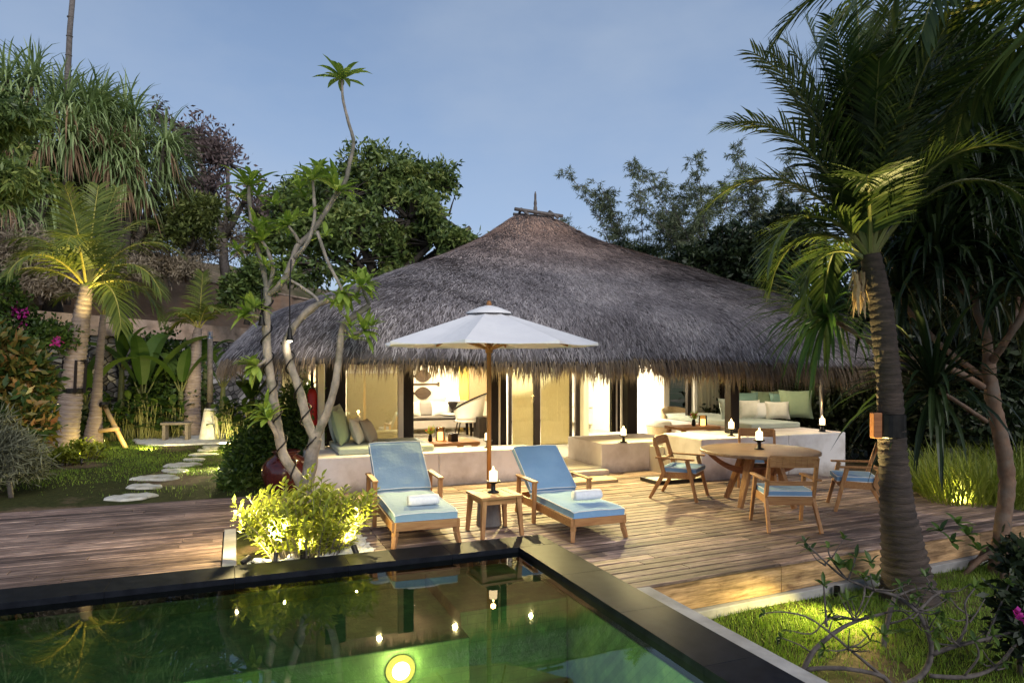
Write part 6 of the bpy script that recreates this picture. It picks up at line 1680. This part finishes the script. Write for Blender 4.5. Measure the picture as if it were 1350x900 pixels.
for i in range(58):   # twigs off the limbs
    s_ = r.choice([q for q in [Q_(1115,762,.25), Q_(1150,776,.25), Q_(1208,805,.1), Q_(1222,830,.05), Q_(1262,850,0), Q_(1300,842,0), Q_(1310,880,-.05), Q_(1120,855,.02), Q_(1090,830,.05), Q_(1130,818,.2), Q_(1180,786,.2), Q_(1240,780,.2), Q_(1090,742,.25), Q_(1275,820,.05)]])
    d_ = (rdir(r, -.2, .9)); l_ = r.uniform(.06, .26); p1_ = s_ + rdir(r)*.02; p2_ = p1_ + d_*l_*.5 + rdir(r)*.02; p3_ = p2_ + (d_ + V((0,0,.4)))*l_*.5
    mb.tube([p1_, p2_, p3_], [.007,.005,.003], 5, cap=False)
    if r.random() < .6: tl_.append((p3_, (p3_-p2_).normalized()))
mb.build('trunk', M['twig'], bf, smooth=True)
mb = MB()
for p, d in tl_:
    if r.random() < .8: frang_leaves(mb, p, d + V((0,0,.4)), r, r.randint(3, 7), r.uniform(.05,.11), .026)
for px, py in ((1105,745), (1112,748), (1120,752), (1148,742), (1155,765), (1100,818), (1165,838), (1190,835), (1240,700), (1262,690), (1275,705), (1290,725), (1255,715)):
    frang_leaves(mb, Q_(px, py, .2), V((r.uniform(-.5,.5), r.uniform(-.5,.5), .8)), r, 6, .11, .035)
mb.build('leaves', M['l_garden'], bf)
# bougainvillea sprig at lower right edge
bs = broadleaf('garden_shrub', 'dark shrub with a few magenta flowers at the lower right edge', D(1345, 870, 5.0), [bl(1348,800,5.0,30,40), bl(1356,840,4.9,26,40), bl(1350,745,5.2,20,34)], 'l_dark', 'barkdark', 210, 1900, .10, .04, (.02,.012), tw=.12, cat='shrub', shell=.1, clump=8)
mb = MB()
for i in range(16):
    p = D(1342 + r.gauss(0,2.5), 812 + r.gauss(0,2.5), 4.75 + r.gauss(0,.012)) - bs.location; d = rdir(r); mb.leaf(p, d, perp(d, r), .045, .035)
mb.build('flowers', M['petal'], bs)
# ---- lawn blades
def blades(n, fn, seed, h=(.03,.08), w=.006, keep=None):
    r = random.Random(seed); mb = MB()
    for i in range(n):
        p = fn(r)
        if p is None: continue
        a = r.uniform(0, 2*PI); s = V((math.cos(a), math.sin(a), 0)); hh = r.uniform(*h)*(.6 + .8*max(0, .5 + noise.noise(V((p.x*1.5, p.y*1.5, 0)))))
        ww = w*r.uniform(.6, 1.3); b = V((p.x, p.y, lawn_z(p.x, p.y) - .01)); l = V((r.gauss(0,.35), r.gauss(0,.35), 1)).normalized()*hh
        mb.add([b - s*ww, b + s*ww, b + l], [(0,1,2)])
    return mb
def right_lawn(r):
    u = r.random(); x = r.uniform(3.33, 8.8); y = r.uniform(2.3, 5.3)
    e = 5.0 + (x - 3.3)*.056
    if y > e: return None
    if noise.noise(V((x*.9, y*.9, 8))) > .16 and y < 4.2 and r.random() < .85: return None
    return V((x, y, 0))
stuff(blades(62000, right_lawn, 3, (.03,.085), .0045).build('grass', M['l_grass']), 'short lawn between pool edge and right deck', 'grass')
def left_lawn(r):
    t = math.sqrt(r.random()); d = 10.4 + 11*t; xc = r.uniform(-.75*d - .5, -.28*d)
    p = W(xc, d)
    if p.y < 10.68 or p.x > 1.0 and p.y < 12 and p.x > .9: return None
    if noise.noise(V((p.x*.5, p.y*.5, 2))) > .22 and r.random() < .85: return None
    if (p - V((gc.x, gc.y, 0))).length < 1.45: return None
    return p
stuff(blades(80000, left_lawn, 4, (.03,.07), .007).build('grass', M['l_grass']), 'lawn with bare patches left of the villa', 'grass')
# mast or bare bamboo pole at top left
mp_ = thing('bamboo_pole', 'thin bare bamboo pole standing above the top left trees', 'pole', D(88, 130, 20))
mb = MB(); mb.tube([V((0,0,-6)), V((0,0,0)), D(92, 40, 20) - mp_.location, D(99, -40, 20) - mp_.location], [.11,.085,.075,.07], 9); mb.build('culm', M['barkgrey'], mp_, smooth=True)
for k in range(6):
    q = (D(92, 40, 20) - mp_.location)*(.35 + k*.28); mb = MB(); mb.lathe([(.08,-.02),(.095,0),(.08,.02)], 9, q); mb.build('node', M['barkgrey'], mp_)
# ------------------------------------------------------------ garden lamps and added fill lights
def ground_spot(label, p, target, power, ang=70, blend=.8, col=(1,.80,.30), size=.03):
    p = V(p); t = thing('garden_spotlight', label, 'spotlight', p, 0, 'small garden spotlights')
    d = (V(target) - p).normalized(); q = d.to_track_quat('Z', 'Y').to_matrix()
    mb = MB(); mb.tube([V((0,0,-.12)), V((0,0,0))], .008, 6); mb.build('spike', M['iron'], t)
    mb = MB(); mb.lathe([(.02,-.05),(.028,-.045),(.03,.045),(.026,.045),(.024,.02),(.001,.018)], 14, (0,0,.02), q); mb.build('housing', M['iron'], t)
    L = light('SPOT', 'garden_spot_lamp', p + d*.07 + V((0,0,.02)), power, col, size, target, ang, blend)
    return t
ground_spot('spotlight in the planting bed aimed up the frangipani', (1.12, 6.98, .02), (.70, 7.9, 1.3), 260, 120, 1.0)
ground_spot('spotlight at the left end of the planting bed by the deck', (.10, 7.0, .02), (.65, 7.35, .3), 70, 140, 1.0)
pf_ = G(1118, 792, -.38)
ground_spot('narrow spotlight in the planting bed aimed at the frangipani crown', (.36, 6.99, .02), (.75, 8.1, 3.4), 900, 62, .9, (1,.9,.5))
ground_spot('spotlight in the middle of the planting bed', (.62, 6.99, .02), (.70, 7.5, .5), 150, 150, 1.0)
light('POINT', 'bed_glow', (.45, 6.98, .34), 16, (1,.82,.32), .012)
light('POINT', 'bed_glow', (1.14, 7.02, .34), 14, (1,.82,.32), .012)
ground_spot('spotlight at the foot of the tall right palm', pf_ + W(-.05,.12,.04), pRtop + W(-.35, 0, .3), 1700, 42, .6)
light('SPOT', 'palm_foot_glow', G(1140, 816, -.38) + V((0,0,.42)), 330, (1,.84,.25), .04, G(1092, 822, -.38), 108, .9)
ground_spot('spotlight in the tall grass at the right', G(1262, 672, -.08) + V((0,0,.05)), G(1290, 660, -.1) + V((.2,.3,.5)), 170, 150, 1.0)
ground_spot('spotlight at the foot of the leaning left palm', G(108, 612, -.13) + V((0,0,.05)), pAtop + V((0,0,.3)), 160, 60, .9)
light('POINT', 'palm_foot_glow', G(100, 600, -.13) + W(.45,-.4,.3), 12, (1,.82,.3), .05)
ground_spot('spotlight strapped to the leaning palm trunk', D(118, 470, d0 - .7), D(102, 290, d0 - .2), 420, 64, .9)
ground_spot('spotlight in the lawn beside the gravel circle', G(300, 585, -.13), G(262, 520, -.13) + V((0,0,.5)), 130, 120, 1.0)
ground_spot('spotlight in the border below the bananas', G(196, 594, -.13), G(196, 560, -.13) + V((.2,1.0,.9)), 240, 120, 1.0)
ground_spot('spotlight in the border left of the frangipani', G(338, 600, -.13), G(338, 590, -.13) + V((0,.6,.9)), 130, 130, 1.0)
ground_spot('spotlight on the slope below the tan wall', G(120, 590, -.13), G(130, 470, -.13) + V((-1.5,3,2.6)), 600, 110, 1.0)
light('POINT', 'path_glow', G(312, 596, -.13) + V((0,0,.4)), 80, (1,.85,.35), .05)
# underwater lamp set in the front of the pool bench
Yl = 5.112; xl = colX(528, Yl)
pl_ = thing('pool_lamp', 'round underwater lamp glowing yellow in the pool bench', 'lamp', (xl, Yl, -.40))
Mr = Matrix.Rotation(R(90), 3, 'X')
mb = MB(); mb.lathe([(.112,.0),(.108,.014),(.09,.024),(.07,.02)], 24, (0,0,0), Mr); mb.build('halo_bezel', M['poolhalo'], pl_, smooth=True)  # rim made to glow, standing in for the halo round the lens
mb = MB(); mb.lathe([(.001,.024),(.068,.022)], 20, (0,0,0), Mr); mb.build('lens', M['poolbulb'], pl_)
light('POINT', 'pool_lamp_and_fill', (xl, Yl - .10, -.385), 24, (1,.88,.36), .08)
light('POINT', 'pool_lamp_and_fill', (1.6, 3.4, -.6), 85, (.70,1,.55), .06)  # unseen green fill added mid-water to brighten the basin
light('POINT', 'pool_lamp_and_fill', (-1.0, 4.2, -.5), 40, (.7,1,.55), .06)  # second added underwater fill, no lamp stands here


light('POINT', 'bed_glow', (.02, 7.35, .5), 85, (1,.78,.34), .012)  # bare light without a fitting, added to warm the left deck
ground_spot('spotlight in the lawn under the screw pine aimed at its left rosette', G(1120, 742, -.36) + W(.35, .9, 0), D(1075, 400, 8.1), 420, 60, .9, (1,.9,.5))

ground_spot('added fill spotlight in the lawn beside the stepping stones', G(318, 612, -.13), G(215, 640, -.14), 1000, 130, 1.0, (1,.88,.4))  # unseen lamp added to brighten the left lawn
